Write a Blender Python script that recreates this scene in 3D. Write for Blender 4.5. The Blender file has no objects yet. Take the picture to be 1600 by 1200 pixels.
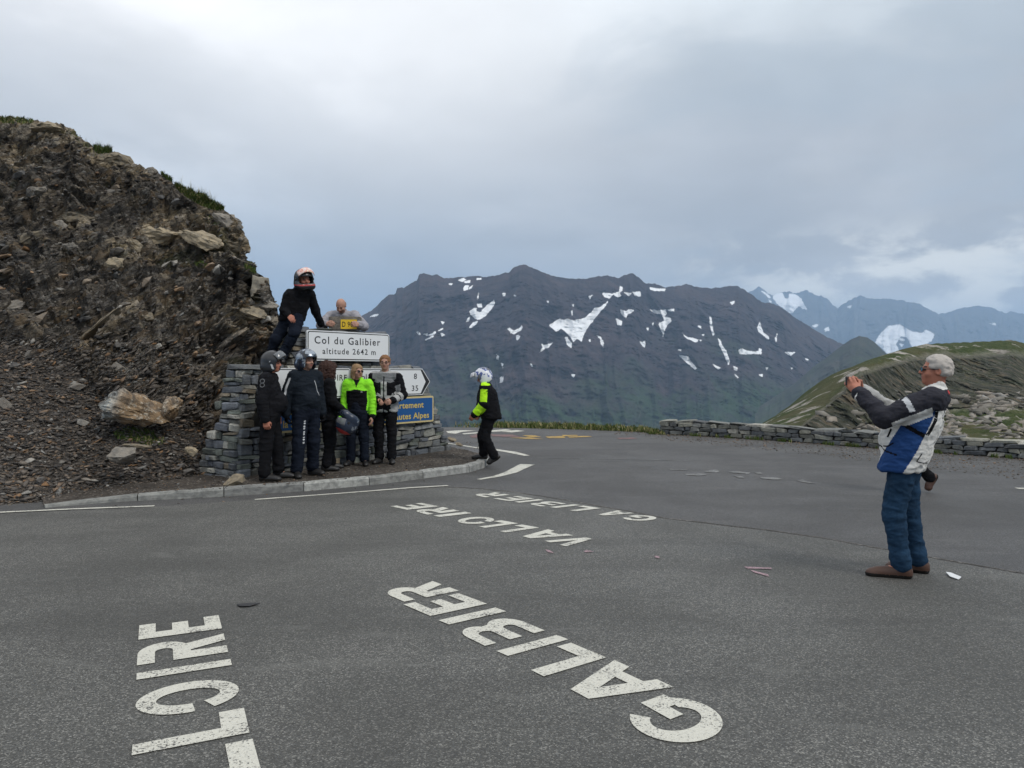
import bpy, bmesh, math, random
import numpy as np
from mathutils import Vector, Matrix, geometry
from mathutils.bvhtree import BVHTree

random.seed(7)
rng = np.random.default_rng(7)
scene = bpy.context.scene
C = scene.collection
R = math.radians

# ------------------------------------------------------------------ camera
CAM_H = 1.6
F = 1200.0            # focal length in pixels of a 1600 px wide frame
HOR = 580.0           # row of the horizon
cam_d = bpy.data.cameras.new('camera')
cam = bpy.data.objects.new('camera', cam_d)
C.objects.link(cam)
cam.location = (0, 0, CAM_H)
cam.rotation_euler = (R(90), 0, 0)
cam_d.sensor_width = 36
cam_d.lens = 36 * F / 1600
cam_d.shift_y = -(600 - HOR) / 1600
cam_d.clip_start = 0.05
cam_d.clip_end = 90000
scene.camera = cam

# ------------------------------------------------------------------ sky
SUN_EL, SUN_AZ = R(46), R(128)      # azimuth measured from +Y towards +X
world = bpy.data.worlds.new("World")
scene.world = world
world.use_nodes = True


class NT:
    """small node helper"""
    def __init__(s, nt):
        s.nt = nt
        nt.nodes.clear()

    def n(s, typ, props=None, **inp):
        nd = s.nt.nodes.new(typ)
        for k, v in (props or {}).items():
            setattr(nd, k, v)
        for k, v in inp.items():
            key = int(k[1:]) if k[0] == '_' and k[1:].isdigit() else k.replace('_', ' ')
            s.put(nd, key, v)
        return nd

    def put(s, nd, key, v):
        if isinstance(v, bpy.types.Node):
            v = v.outputs[0]
        if isinstance(v, bpy.types.NodeSocket):
            s.nt.links.new(v, nd.inputs[key])
        else:
            if isinstance(v, tuple) and len(v) == 3 and nd.inputs[key].type == 'RGBA':
                v = (*v, 1)
            nd.inputs[key].default_value = v

    def math(s, op, a, b=0.0, clamp=False):
        nd = s.nt.nodes.new('ShaderNodeMath')
        nd.operation = op
        nd.use_clamp = clamp
        s.put(nd, 0, a)
        s.put(nd, 1, b)
        return nd.outputs[0]

    def mix(s, f, a, b, blend='MIX'):
        nd = s.nt.nodes.new('ShaderNodeMix')
        nd.data_type = 'RGBA'
        nd.blend_type = blend
        s.put(nd, 0, f)
        s.put(nd, 6, a)
        s.put(nd, 7, b)
        return nd.outputs[2]

    def noise(s, vec, scale, detail=4, rough=.55, dist=0.0):
        return s.n('ShaderNodeTexNoise', None, Vector=vec, Scale=scale, Detail=detail, Roughness=rough, Distortion=dist).outputs[0]

    def step(s, v, lo, hi):
        nd = s.nt.nodes.new('ShaderNodeMapRange')
        nd.interpolation_type = 'SMOOTHSTEP'
        s.put(nd, 0, v)
        s.put(nd, 1, lo)
        s.put(nd, 2, hi)
        return nd.outputs[0]

    def ramp(s, v, stops, interp='LINEAR'):
        nd = s.nt.nodes.new('ShaderNodeValToRGB')
        nd.color_ramp.interpolation = interp
        e = nd.color_ramp.elements
        while len(e) < len(stops):
            e.new(.5)
        for el, (p, c) in zip(e, stops):
            el.position = p
            el.color = (*c, 1)
        s.put(nd, 0, v)
        return nd.outputs[0]

    def mapping(s, vec, scale=(1, 1, 1), rot=(0, 0, 0), loc=(0, 0, 0)):
        return s.n('ShaderNodeMapping', None, Vector=vec, Scale=scale, Rotation=rot, Location=loc).outputs[0]


w = NT(world.node_tree)
tc = w.n('ShaderNodeTexCoord').outputs['Generated']
sep = w.n('ShaderNodeSeparateXYZ', None, Vector=tc)
X, Y, Z = sep.outputs
sky = w.n('ShaderNodeTexSky', {'sky_type': 'NISHITA', 'sun_disc': False, 'sun_elevation': SUN_EL, 'sun_rotation': SUN_AZ,
                               'altitude': 2600.0, 'air_density': 1.0, 'dust_density': 1.0})
skyc = w.mix(1.0, sky, (.085, .085, .085), 'MULTIPLY')
# cloud layer: its tone by height and bearing, broken up by soft noise on the cloud deck
zc = w.math('MAXIMUM', Z, 0.03)
deck = w.n('ShaderNodeCombineXYZ', None, X=w.math('DIVIDE', X, w.math('ADD', zc, .25)), Y=w.math('DIVIDE', Y, w.math('ADD', zc, .25)), Z=w.math('MULTIPLY', zc, .8)).outputs[0]
n1 = w.noise(deck, 1.15, 5, .5, .25)
n2 = w.noise(w.mapping(deck, (1, 1, 1), (0, 0, .5), (5, 3, 1)), 2.6, 6, .55, .3)
n3 = w.noise(w.mapping(tc, (1, 1, 2.2), (0, 0, 0), (3, 1, 2)), 9.0, 7, .6, .2)
side = w.step(X, -.45, .45)                      # bearing: 0 left .. 1 right
low_l = w.ramp(Z, [(0.0, (.27, .33, .42)), (.08, (.28, .34, .43)), (.16, (.42, .47, .53)), (.27, (.72, .74, .77)), (.40, (1.0, 1.0, 1.01)), (1.0, (1.05, 1.07, 1.1))])
low_r = w.ramp(Z, [(0.0, (.50, .50, .50)), (.10, (.50, .505, .51)), (.17, (.44, .45, .465)), (.28, (.52, .54, .57)), (.45, (.68, .74, .78)), (1.0, (1.05, 1.07, 1.1))])
base = w.mix(side, low_l, low_r)
mod = w.math('ADD', .66, w.math('MULTIPLY', n1, .66))
mod = w.math('MULTIPLY', mod, w.math('ADD', .78, w.math('MULTIPLY', n2, .46)))
base = w.mix(1.0, base, w.n('ShaderNodeCombineXYZ', None, X=mod, Y=mod, Z=mod).outputs[0], 'MULTIPLY')
# bright rolls of cloud breaking over the far range
gr = w.math('MULTIPLY', w.step(n1, .56, .44), w.math('MULTIPLY', w.step(Z, .10, .2), w.step(Z, .5, .3)))
base = w.mix(w.math('MULTIPLY', gr, .3), base, (.36, .40, .45))
band = w.math('MULTIPLY', w.step(Z, .03, .075), w.step(Z, .19, .12))
band = w.math('MULTIPLY', band, w.step(X, .10, .42))
puff = w.math('MULTIPLY', band, w.step(n3, .44, .60))
base = w.mix(w.math('MULTIPLY', puff, .85), base, (1.0, .98, .90))
# wide brighter opening high up in front
op = w.math('MULTIPLY', w.step(Z, .12, .38), w.step(w.math('ABSOLUTE', w.math('ADD', X, .12)), .42, .02))
base = w.mix(w.math('MULTIPLY', op, .5), base, (1.0, 1.0, 1.0))
dk = w.math('MULTIPLY', w.step(w.noise(w.mapping(deck, (.8, 1, 1), (0, 0, .8), (2, 7, 0)), 1.7, 6, .55, .5), .50, .66), w.math('MULTIPLY', w.step(X, -.15, .3), .55))
base = w.mix(dk, base, (.42, .48, .54))
bl = w.math('MULTIPLY', w.step(n1, .30, .22), .35)
base = w.mix(bl, base, skyc)
bg = w.n('ShaderNodeBackground', None, Color=base, Strength=1.0)
w.n('ShaderNodeOutputWorld', None, Surface=bg)

sun_d = bpy.data.lights.new('sun', 'SUN')
sun_d.energy = 1.5
sun_d.angle = R(18)
sun_d.color = (1, .96, .90)
sun = bpy.data.objects.new('sun', sun_d)
C.objects.link(sun)
sun.rotation_euler = Vector((math.sin(SUN_AZ) * math.cos(SUN_EL), math.cos(SUN_AZ) * math.cos(SUN_EL), math.sin(SUN_EL))).to_track_quat('Z', 'Y').to_euler()

vs = scene.view_settings
vs.view_transform = 'Standard'
vs.look = 'None'
vs.gamma = 1
vs.exposure = 0.2
vs.use_curve_mapping = False
scene.cycles.volume_bounces = 1
scene.cycles.max_bounces = 6
scene.cycles.use_denoising = True

# ------------------------------------------------------------------ helpers


def wp(px, py, d):
    """point at distance d (along the view) seen at pixel (px, py) of the 1600x1200 photograph"""
    return np.array([(px - 800) / F * d, d, CAM_H + (HOR - py) / F * d])


def gp(px, py, z=0.0):
    """point on the level z"""
    d = F * (CAM_H - z) / (py - HOR)
    return np.array([(px - 800) / F * d, d, z])


def link(name, me, mats=(), parent=None, kind=None, label=None, cat=None, group=None, smooth=False):
    if not isinstance(mats, (list, tuple)):
        mats = (mats,)
    for m in mats:
        if m and len(me.materials) < len(mats):
            me.materials.append(m)
    o = bpy.data.objects.new(name, me)
    C.objects.link(o)
    if parent:
        o.parent = parent
    tag(o, kind, label, cat, group)
    if smooth:
        me.shade_smooth()
    return o


def tag(o, kind=None, label=None, cat=None, group=None):
    if kind: o['kind'] = kind
    if label: o['label'] = label
    if cat: o['category'] = cat
    if group: o['group'] = group
    return o


def empty(name, loc=(0, 0, 0), rz=0, parent=None, **k):
    o = bpy.data.objects.new(name, None)
    o.location = loc
    o.rotation_euler = (0, 0, rz)
    o.empty_display_size = .1
    C.objects.link(o)
    if parent: o.parent = parent
    return tag(o, **k)


def np_mesh(name, V, Fq):
    """fast mesh from arrays; Fq is (n,3) or (n,4)"""
    V = np.asarray(V, dtype=np.float32)
    Fq = np.asarray(Fq, dtype=np.int32)
    me = bpy.data.meshes.new(name)
    me.vertices.add(len(V))
    me.vertices.foreach_set('co', V.ravel())
    k = Fq.shape[1]
    me.loops.add(Fq.size)
    me.loops.foreach_set('vertex_index', Fq.ravel())
    me.polygons.add(len(Fq))
    me.polygons.foreach_set('loop_start', np.arange(0, Fq.size, k, dtype=np.int32))
    me.update(calc_edges=True)
    me.validate()
    return me


def py_mesh(name, V, Fs):
    me = bpy.data.meshes.new(name)
    me.from_pydata([tuple(map(float, v)) for v in V], [], Fs)
    me.update()
    return me


def attr(me, name, vals):
    a = me.attributes.new(name, 'FLOAT', 'POINT')
    a.data.foreach_set('value', np.asarray(vals, dtype=np.float32).ravel())


def grid_faces(nu, nv):
    """vertices laid out v-major: index = v*nu+u"""
    u, v = np.meshgrid(np.arange(nu - 1), np.arange(nv - 1))
    a = (v * nu + u).ravel()
    return np.stack([a, a + 1, a + 1 + nu, a + nu], 1)


_perm = np.random.default_rng(3).permutation(65536)
_grad = np.random.default_rng(4).normal(size=(65536, 3))
_grad /= np.linalg.norm(_grad, axis=1)[:, None]


def pnoise(P):
    P = np.asarray(P, dtype=np.float64)
    I = np.floor(P).astype(np.int64)
    f = P - I
    u = f * f * f * (f * (f * 6 - 15) + 10)
    out = 0
    for dx in (0, 1):
        for dy in (0, 1):
            for dz in (0, 1):
                h = _perm[(_perm[(_perm[(I[:, 0] + dx) & 65535] + I[:, 1] + dy) & 65535] + I[:, 2] + dz) & 65535]
                g = _grad[h]
                dot = g[:, 0] * (f[:, 0] - dx) + g[:, 1] * (f[:, 1] - dy) + g[:, 2] * (f[:, 2] - dz)
                wgt = (u[:, 0] if dx else 1 - u[:, 0]) * (u[:, 1] if dy else 1 - u[:, 1]) * (u[:, 2] if dz else 1 - u[:, 2])
                out = out + dot * wgt
    return out * 1.6


def fbm(P, octaves=5, gain=.5, ridged=False):
    P = np.asarray(P, dtype=np.float64)
    a, s, out = 1.0, 1.0, 0
    for i in range(octaves):
        n = pnoise(P * s + 17.3 * i)
        out = out + a * ((1 - 2 * np.abs(n)) if ridged else n)
        a *= gain
        s *= 2.03
    return out


def interp_rows(rows, t):
    """rows: list of tuples, first entry the key"""
    A = np.array(rows, dtype=float)
    return np.stack([np.interp(t, A[:, 0], A[:, i]) for i in range(1, A.shape[1])], 1)


# ------------------------------------------------------------------ materials
MATS = {}


def principled(name, color=(.5, .5, .5), rough=.8, spec=.3, metal=0.0, **k):
    m = bpy.data.materials.new(name)
    m.use_nodes = True
    t = NT(m.node_tree)
    b = t.n('ShaderNodeBsdfPrincipled', None, Roughness=rough, Metallic=metal)
    t.put(b, 'Base Color', color)
    b.inputs['Specular IOR Level'].default_value = spec
    t.n('ShaderNodeOutputMaterial', None, Surface=b.outputs[0])
    MATS[name] = m
    return m, t, b


def obj_pos(t):
    return t.n('ShaderNodeTexCoord').outputs['Object']


def geo_pos(t):
    return t.n('ShaderNodeNewGeometry').outputs['Position']


def bump(t, b, h, dist=.01, strength=1.0):
    nd = t.n('ShaderNodeBump', None, Strength=strength, Distance=dist, Height=h)
    t.put(b, 'Normal', nd.outputs[0])


def cloth(name, color, rough=.9, var=.35, scale=220, spec=.10):
    m, t, b = principled(name, color, rough, spec)
    p = obj_pos(t)
    n = t.noise(p, 9, 5, .6)
    f = t.noise(p, scale, 2, .6)
    c = t.mix(t.math('MULTIPLY', t.step(n, .35, .7), var), color, tuple(min(1, x * .45) for x in color))
    c = t.mix(t.math('MULTIPLY', f, .25), c, tuple(min(1, x * 1.4 + .004) for x in color))
    t.put(b, 'Base Color', c)
    bump(t, b, t.math('ADD', t.math('MULTIPLY', n, 1.0), t.math('MULTIPLY', f, .12)), .012, .6)
    return m


def plain(name, color, rough=.6, spec=.4, var=.12, scale=30, metal=0.0):
    m, t, b = principled(name, color, rough, spec, metal)
    n = t.noise(obj_pos(t), scale, 4, .6)
    t.put(b, 'Base Color', t.mix(t.math('MULTIPLY', n, var * 2), color, tuple(x * .6 for x in color)))
    return m


def mat_asphalt(name, dark, light, density=.55):
    m, t, b = principled(name, rough=.62, spec=.42)
    p = geo_pos(t)
    v = t.n('ShaderNodeTexVoronoi', None, Vector=p, Scale=150.0)
    cell = t.n('ShaderNodeSeparateColor', None, Color=v.outputs['Color']).outputs[0]
    fine = t.noise(p, 330, 3, .7)
    mid = t.noise(p, 28, 4, .65)
    big = t.noise(p, .55, 5, .6, .4)
    c = t.ramp(cell, [(0, tuple(x * .45 for x in dark)), (density, dark), (.80, tuple(x * 1.6 for x in dark)), (.95, light)])
    c = t.mix(t.math('MULTIPLY', t.step(fine, .35, .7), .55), c, tuple(x * .62 for x in dark))
    c = t.mix(t.math('MULTIPLY', t.step(mid, .42, .7), .35), c, tuple(x * 1.5 for x in dark))
    c = t.mix(t.math('MULTIPLY', t.step(big, .40, .62), .40), c, tuple(x * .55 for x in dark))
    track = t.noise(t.mapping(p, (.22, 1.5, 1), (0, 0, -.62), (4, 1, 0)), .9, 4, .5, .2)
    c = t.mix(t.math('MULTIPLY', t.step(track, .48, .66), .32), c, tuple(x * .5 for x in dark))
    st = t.noise(t.mapping(p, (.7, 2.6, 1), (0, 0, .35)), 1.3, 5, .6, .6)
    c = t.mix(t.math('MULTIPLY', t.step(st, .58, .7), .35), c, tuple(x * 1.7 for x in dark))
    t.put(b, 'Base Color', c)
    t.put(b, 'Roughness', t.math('ADD', .50, t.math('MULTIPLY', big, .30)))
    bump(t, b, t.math('ADD', t.math('MULTIPLY', v.outputs['Distance'], -.9), t.math('MULTIPLY', fine, .3)), .006, .8)
    return m


mat_asphalt('asphalt_old', (.084, .083, .076), (.33, .32, .29), .50)
mat_asphalt('asphalt_new', (.072, .070, .068), (.18, .175, .17), .6)


def mat_paint(name, color, wear=.5, lo=.54, hi=.60):
    m, t, b = principled(name, color, .6, .35)
    p = geo_pos(t)
    v = t.n('ShaderNodeTexVoronoi', None, Vector=p, Scale=105.0)
    cell = t.n('ShaderNodeSeparateColor', None, Color=v.outputs['Color']).outputs[0]
    a = t.noise(p, 75, 4, .75)
    g = t.noise(p, 4.5, 4, .6)
    wr = t.step(t.math('ADD', t.math('MULTIPLY', a, .72), t.math('MULTIPLY', g, .30)), lo, hi)
    c = t.mix(t.math('MULTIPLY', t.noise(p, 11, 4), .35), color, tuple(x * .62 for x in color))
    c = t.mix(t.math('MULTIPLY', t.step(cell, .80, .95), .28), c, (.25, .24, .22))
    c = t.mix(t.math('MULTIPLY', wr, wear), c, (.07, .068, .065))
    t.put(b, 'Base Color', c)
    bump(t, b, t.math('ADD', v.outputs['Distance'], a), .004, .6)
    return m


mat_paint('paint_white', (.60, .585, .51), .97, .545, .605)
mat_paint('paint_faint', (.34, .34, .33), .95, .42, .52)
mat_paint('paint_yellow', (.55, .33, .03), .8, .46, .56)
mat_paint('paint_red', (.32, .10, .09), .9, .42, .54)
mat_paint('paint_pink', (.42, .27, .30), .7, .46, .56)


def mat_gravel(name, a, b_, c_):
    m, t, b = principled(name, rough=.9, spec=.2)
    p = geo_pos(t)
    v = t.n('ShaderNodeTexVoronoi', None, Vector=p, Scale=38.0)
    cell = t.n('ShaderNodeSeparateColor', None, Color=v.outputs['Color']).outputs[0]
    n = t.noise(p, 1.6, 5, .6)
    f = t.noise(p, 120, 3, .7)
    c = t.ramp(cell, [(0, a), (.5, b_), (.8, tuple(x * 1.3 for x in b_)), (1, c_)])
    c = t.mix(t.math('MULTIPLY', t.step(n, .4, .65), .6), c, tuple(x * .6 for x in a))
    c = t.mix(t.math('MULTIPLY', f, .4), c, tuple(x * .6 for x in b_))
    t.put(b, 'Base Color', c)
    bump(t, b, t.math('ADD', t.math('MULTIPLY', v.outputs['Distance'], -1.0), t.math('MULTIPLY', f, .5)), .02, 1.0)
    return m


mat_gravel('gravel', (.055, .046, .038), (.085, .072, .060), (.26, .23, .20))
mat_gravel('gravel_grey', (.09, .085, .08), (.14, .13, .12), (.34, .32, .30))


def mat_stone(name, stops, rough=.85, lich=.0):
    """masonry stone: its own tone picked by each stone's random number"""
    m, t, b = principled(name, rough=rough, spec=.3)
    p = obj_pos(t)
    r = t.n('ShaderNodeObjectInfo').outputs['Random']
    c = t.ramp(r, stops, 'CONSTANT')
    off = t.n('ShaderNodeVectorMath', {'operation': 'ADD'}, _0=geo_pos(t), _1=(0, 0, 0)).outputs[0]
    n = t.noise(off, 9, 6, .65, .4)
    s = t.noise(t.mapping(off, (3, 3, 22), (.15, .1, 0)), 3.0, 5, .7, .5)
    f = t.noise(off, 140, 3, .7)
    hs = t.n('ShaderNodeHueSaturation', None, Color=c, Value=t.math('ADD', .62, t.math('MULTIPLY', t.math('FRACT', t.math('MULTIPLY', r, 37.7)), .72))).outputs[0]
    c = t.mix(t.math('MULTIPLY', t.step(n, .38, .66), .5), hs, (.045, .047, .05))
    c = t.mix(t.math('MULTIPLY', t.step(s, .52, .68), .45), c, (.33, .33, .30))
    c = t.mix(t.math('MULTIPLY', t.step(n, .36, .26), lich), c, (.20, .21, .09))
    c = t.mix(t.math('MULTIPLY', f, .35), c, (.05, .05, .05))
    t.put(b, 'Base Color', c)
    bump(t, b, t.math('ADD', t.math('MULTIPLY', n, 1.0), t.math('ADD', t.math('MULTIPLY', s, .6), t.math('MULTIPLY', f, .15))), .02, .9)
    return m


mat_stone('wall_stone', [(0, (.15, .165, .185)), (.18, (.21, .22, .225)), (.36, (.18, .20, .17)), (.50, (.25, .25, .22)), (.62, (.12, .13, .15)), (.72, (.32, .31, .27)), (.82, (.20, .215, .24)), (.89, (.52, .50, .43)), (.95, (.31, .25, .17))])
mat_stone('wall_stone_lichen', [(0, (.15, .16, .17)), (.2, (.22, .225, .21)), (.38, (.15, .16, .165)), (.5, (.27, .27, .23)), (.64, (.11, .12, .13)), (.76, (.34, .33, .27)), (.9, (.48, .46, .40))], lich=.8)
mat_stone('loose_rock', [(0, (.15, .135, .12)), (.25, (.20, .175, .145)), (.45, (.13, .125, .12)), (.58, (.28, .22, .16)), (.74, (.36, .23, .13)), (.86, (.44, .41, .36))])
mat_stone('tan_rock', [(0, (.37, .30, .20))])
mat_stone('grey_rock', [(0, (.26, .23, .19))])
mat_stone('concrete', [(0, (.25, .22, .17))])
mat_stone('kerb_stone', [(0, (.33, .33, .31)), (.5, (.38, .38, .35))])
m, t, b = principled('mortar', (.05, .048, .045), .95, .1)
HAZE = 8.5e-5

# ------------------------------------------------------------------ road, pavement, painted letters
PL_Z = .10      # top of the gravel island


def flat_poly(name, pts, z, mat, parent=None, **k):
    V = [(p[0], p[1], z) for p in pts]
    me = py_mesh(name, V, [list(range(len(V)))])
    if me.polygons[0].normal.z < 0:
        me.flip_normals()
    return link(name, me, mat, parent, **k)


# terrain out to the horizon (one sheet)
def plateau_radius(th):
    """distance of the plateau's edge by bearing (0 = straight ahead, + to the right)"""
    return np.interp(np.degrees(th), [-180, -60, -35, -20, -8, 0, 8, 11, 20, 27, 34, 45, 60, 90, 180],
                     [160, 120, 60, 30, 23.3, 22.6, 22.2, 20.9, 19.0, 18.6, 19.8, 24, 30, 60, 160])


nr, nt_ = 220, 361
rr = np.concatenate([[0.0], np.geomspace(.8, 40000, nr - 1)])
th = np.linspace(-math.pi, math.pi, nt_)
TH, RR = np.meshgrid(th, rr)
E = plateau_radius(TH)
out = np.maximum(RR - E, 0)
zz = -.012 - np.where(out < 900, out * .62, 900 * .62 + (out - 900) * .02)
zz = np.maximum(zz, -700)
pos = np.stack([RR * np.sin(TH), RR * np.cos(TH), zz], -1).reshape(-1, 3)
nz = fbm(pos * np.array([.05, .05, .05]), 4) * np.clip(out.ravel() * .25, 0, 12) * .35
pos[:, 2] += nz * (out.ravel() > 0) - (out.ravel() > 0) * .03
me = np_mesh('terrain', pos, grid_faces(nt_, nr)[:, ::-1])
m, t, b = principled('terrain_mat', rough=.95, spec=.1)
p = geo_pos(t)
n = t.noise(p, .05, 6, .65, .3)
n2 = t.noise(p, 3.0, 5, .65)
c = t.mix(t.step(n, .42, .60), (.045, .06, .022), (.11, .10, .085))
c = t.mix(t.math('MULTIPLY', n2, .5), c, (.05, .05, .03))
t.put(b, 'Base Color', c)
bump(t, b, n2, .3, .6)
link('terrain', me, m, kind='structure')

# asphalt: the wide stretch behind, and the older coarse stretch in front of the seam
edge_far = [(640, 668), (700, 667.5), (760, 668), (820, 669), (880, 670.5), (940, 672.5), (1000, 675), (1030, 679), (1130, 684), (1260, 692), (1380, 702), (1490, 710), (1600, 718), (1750, 735), (2100, 770)]
far_pts = [gp(x, y) for x, y in edge_far]
far_road = [(-40, -12), (-40, 7.2)] + [tuple(gp(x, y)[:2]) for x, y in [(-700, 800), (0, 782), (300, 735)]] + [(-4.0, 13.5), (-5.5, 17), (-4.5, 21.2)] + [tuple(p[:2]) for p in far_pts] + [(26, 6), (40, -12)]
road = flat_poly('road', far_road, 0.0, MATS['asphalt_new'], kind='structure')
seam = [(-1200, 838), (-400, 812), (0, 803), (240, 792.5), (400, 781), (560, 770), (690, 761), (750, 764), (800, 769), (860, 778), (927, 789.5), (985, 800), (1040, 810.5), (1120, 820), (1200, 829), (1290, 842), (1370, 857), (1480, 876), (1600, 897), (1800, 935), (2300, 1040)]
seam_w = [gp(x, y) for x, y in seam]
flat_poly('worn_asphalt', [(-38, -10)] + [tuple(p[:2]) for p in seam_w] + [(20, -10)], .004, MATS['asphalt_old'], road)
# ragged open joint along the seam
V, Fs = [], []
sp = np.array(seam_w)[5:19]
cum = np.concatenate([[0], np.cumsum(np.linalg.norm(np.diff(sp[:, :2], axis=0), axis=1))])
ss = np.linspace(0, cum[-1], 240)
sx, sy = np.interp(ss, cum, sp[:, 0]), np.interp(ss, cum, sp[:, 1])
wv = .018 + .016 * np.abs(fbm(np.stack([ss * 3, ss * 0, ss * 0], 1), 4))
wob = .02 * fbm(np.stack([ss * 1.5, ss * 0 + 5, ss * 0], 1), 4)
for i in range(240):
    V += [(sx[i], sy[i] + wob[i] - wv[i], .0075), (sx[i], sy[i] + wob[i] + wv[i], .0075)]
    if i: Fs.append([2 * i - 2, 2 * i, 2 * i + 1, 2 * i - 1])
link('seam_debris', py_mesh('seam_debris', V, Fs), MATS['gravel_grey'], road)


def line_poly(name, px, wid, mat, parent, z=.009):
    """painted stripe along ground points given as pixels; wid = width in metres"""
    P = np.array([gp(x, y)[:2] for x, y in px])
    cum = np.concatenate([[0], np.cumsum(np.linalg.norm(np.diff(P, axis=0), axis=1))])
    n = max(3, int(cum[-1] / .06))
    s = np.linspace(0, cum[-1], n)
    Q = np.stack([np.interp(s, cum, P[:, 0]), np.interp(s, cum, P[:, 1])], 1)
    Q[1:-1] = (Q[:-2] + 2 * Q[1:-1] + Q[2:]) / 4
    T = np.gradient(Q, axis=0)
    T /= np.linalg.norm(T, axis=1)[:, None]
    N = np.stack([-T[:, 1], T[:, 0]], 1)
    wd = np.interp(np.linspace(0, 1, n), np.linspace(0, 1, len(wid)), wid) if isinstance(wid, (list, tuple)) else np.full(n, wid)
    j = 1 + .10 * fbm(np.stack([s * 9, s * 0, s * 0 + 3], 1), 3)
    A = Q + N * (wd * j / 2)[:, None]
    B = Q - N * (wd / 2 * (2 - j))[:, None]
    V = [(*a, z) for a in A] + [(*c, z) for c in B]
    Fs = [[i, i + 1, n + i + 1, n + i] for i in range(n - 1)]
    me = py_mesh(name, V, Fs)
    if me.polygons[0].normal.z < 0: me.flip_normals()
    return link(name, me, mat, parent)


PW, PF = MATS['paint_white'], MATS['paint_faint']
line_poly('edge_line', [(-500, 823), (0, 801.5), (120, 796), (241, 791.5)], .075, PW, road)
line_poly('edge_line', [(398, 781.5), (480, 775.5), (560, 769.5), (640, 763), (700, 759.5)], .07, PW, road)
line_poly('edge_line', [(748, 749.5), (775, 745), (798, 738.5), (812, 731.5), (824, 726)], [.08, .13, .2, .22, .26], PW, road, .006)
line_poly('edge_line', [(694, 692), (720, 696), (745, 700), (775, 703), (800, 707), (824, 712.5)], [.07, .08, .10, .16, .2, .12], PW, road, .006)
line_poly('edge_line', [(840, 716.2), (900, 716.6), (980, 718), (1080, 720.5)], .035, PF, road, .006)
line_poly('edge_line', [(1588, 763.5), (1680, 765)], .10, PW, road, .006)


def arc(cx, cy, rx, ry, a0, a1, n=14):
    return [(cx + rx * math.cos(R(a0 + (a1 - a0) * i / n)), cy + ry * math.sin(R(a0 + (a1 - a0) * i / n))) for i in range(n + 1)]


W1, W2 = .24, .215
GL = {
    'I': (.24, [[(0, 0), (.24, 0), (.24, 1), (0, 1)]]),
    'L': (.66, [[(0, 0), (.66, 0), (.66, .24), (.24, .24), (.24, 1), (0, 1)]]),
    'E': (.64, [[(0, 0), (.64, 0), (.64, .20), (.24, .20), (.24, .40), (.56, .40), (.56, .60), (.24, .60), (.24, .80), (.64, .80), (.64, 1), (0, 1)]]),
    'A': (.90, [[(0, 0), (.24, 0), (.29, .17), (.45, .17), (.45, .35), (.35, .35), (.45, .70), (.45, 1), (.31, 1)],
                [(.90, 0), (.59, 1), (.45, 1), (.45, .70), (.55, .35), (.45, .35), (.45, .17), (.61, .17), (.66, 0)]]),
    'V': (.90, [[(0, 1), (.25, 1), (.45, .36), (.65, 1), (.90, 1), (.58, 0), (.32, 0)]]),
    'O': (.88, [arc(.44, .5, .44, .5, 207, 545, 40) + arc(.44, .5, .21, .31, 545, 207, 40)]),
    'G': (.88, [arc(.44, .5, .44, .5, 42, 322, 34) + [(.88, .20), (.88, .56), (.46, .56), (.46, .36), (.65, .36), (.65, .28)] + arc(.44, .5, .21, .31, 316, 42, 30)]),
    'R': (.70, [[(0, 1), (.36, 1)] + arc(.36, .71, .32, .29, 88, -60, 14) + [(.70, 0), (.45, 0), (.28, .41), (.24, .41), (.24, 0), (0, 0), (0, .61), (.36, .61)] + arc(.36, .71, .09, .10, -88, 88, 8) + [(.36, .81), (0, .81)]]),
    'B': (.70, [[(0, 1), (.36, 1)] + arc(.36, .76, .28, .24, 88, -40, 12) + arc(.38, .28, .32, .28, 50, -88, 14) + [(.38, 0), (0, 0), (0, .19), (.36, .19)] + arc(.36, .29, .08, .10, -88, 88, 8) + [(.36, .39), (0, .39), (0, .60), (.34, .60)] + arc(.34, .71, .08, .11, -88, 88, 8) + [(.34, .82), (0, .82)]]),
}


def painted_word(word, marks, up_from, up_to, conv, z=.009, mat=None):
    """each letter lies between two baseline pixels; the letters' upward direction is measured once"""
    u = (gp(*conv(up_to)) - gp(*conv(up_from)))
    for ch, (bl, br) in zip(word, marks):
        a, c = gp(*conv(bl)), gp(*conv(br))
        wid, polys = GL[ch]
        V, Fs = [], []
        for poly in polys:
            i0 = len(V)
            for (x, y) in poly:
                q = a + (c - a) * (x / wid) + u * y
                V.append((q[0], q[1], z))
            tris = geometry.tessellate_polygon([[Vector(v) for v in V[i0:]]])
            Fs += [[i0 + k for k in tr] for tr in tris]
        me = py_mesh('painted_letter', V, Fs)
        bm = bmesh.new(); bm.from_mesh(me)
        for f in bm.faces:
            if f.normal.z < 0: f.normal_flip()
        bm.to_mesh(me); bm.free()
        link('painted_letter', me, mat or PW, road)


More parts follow.
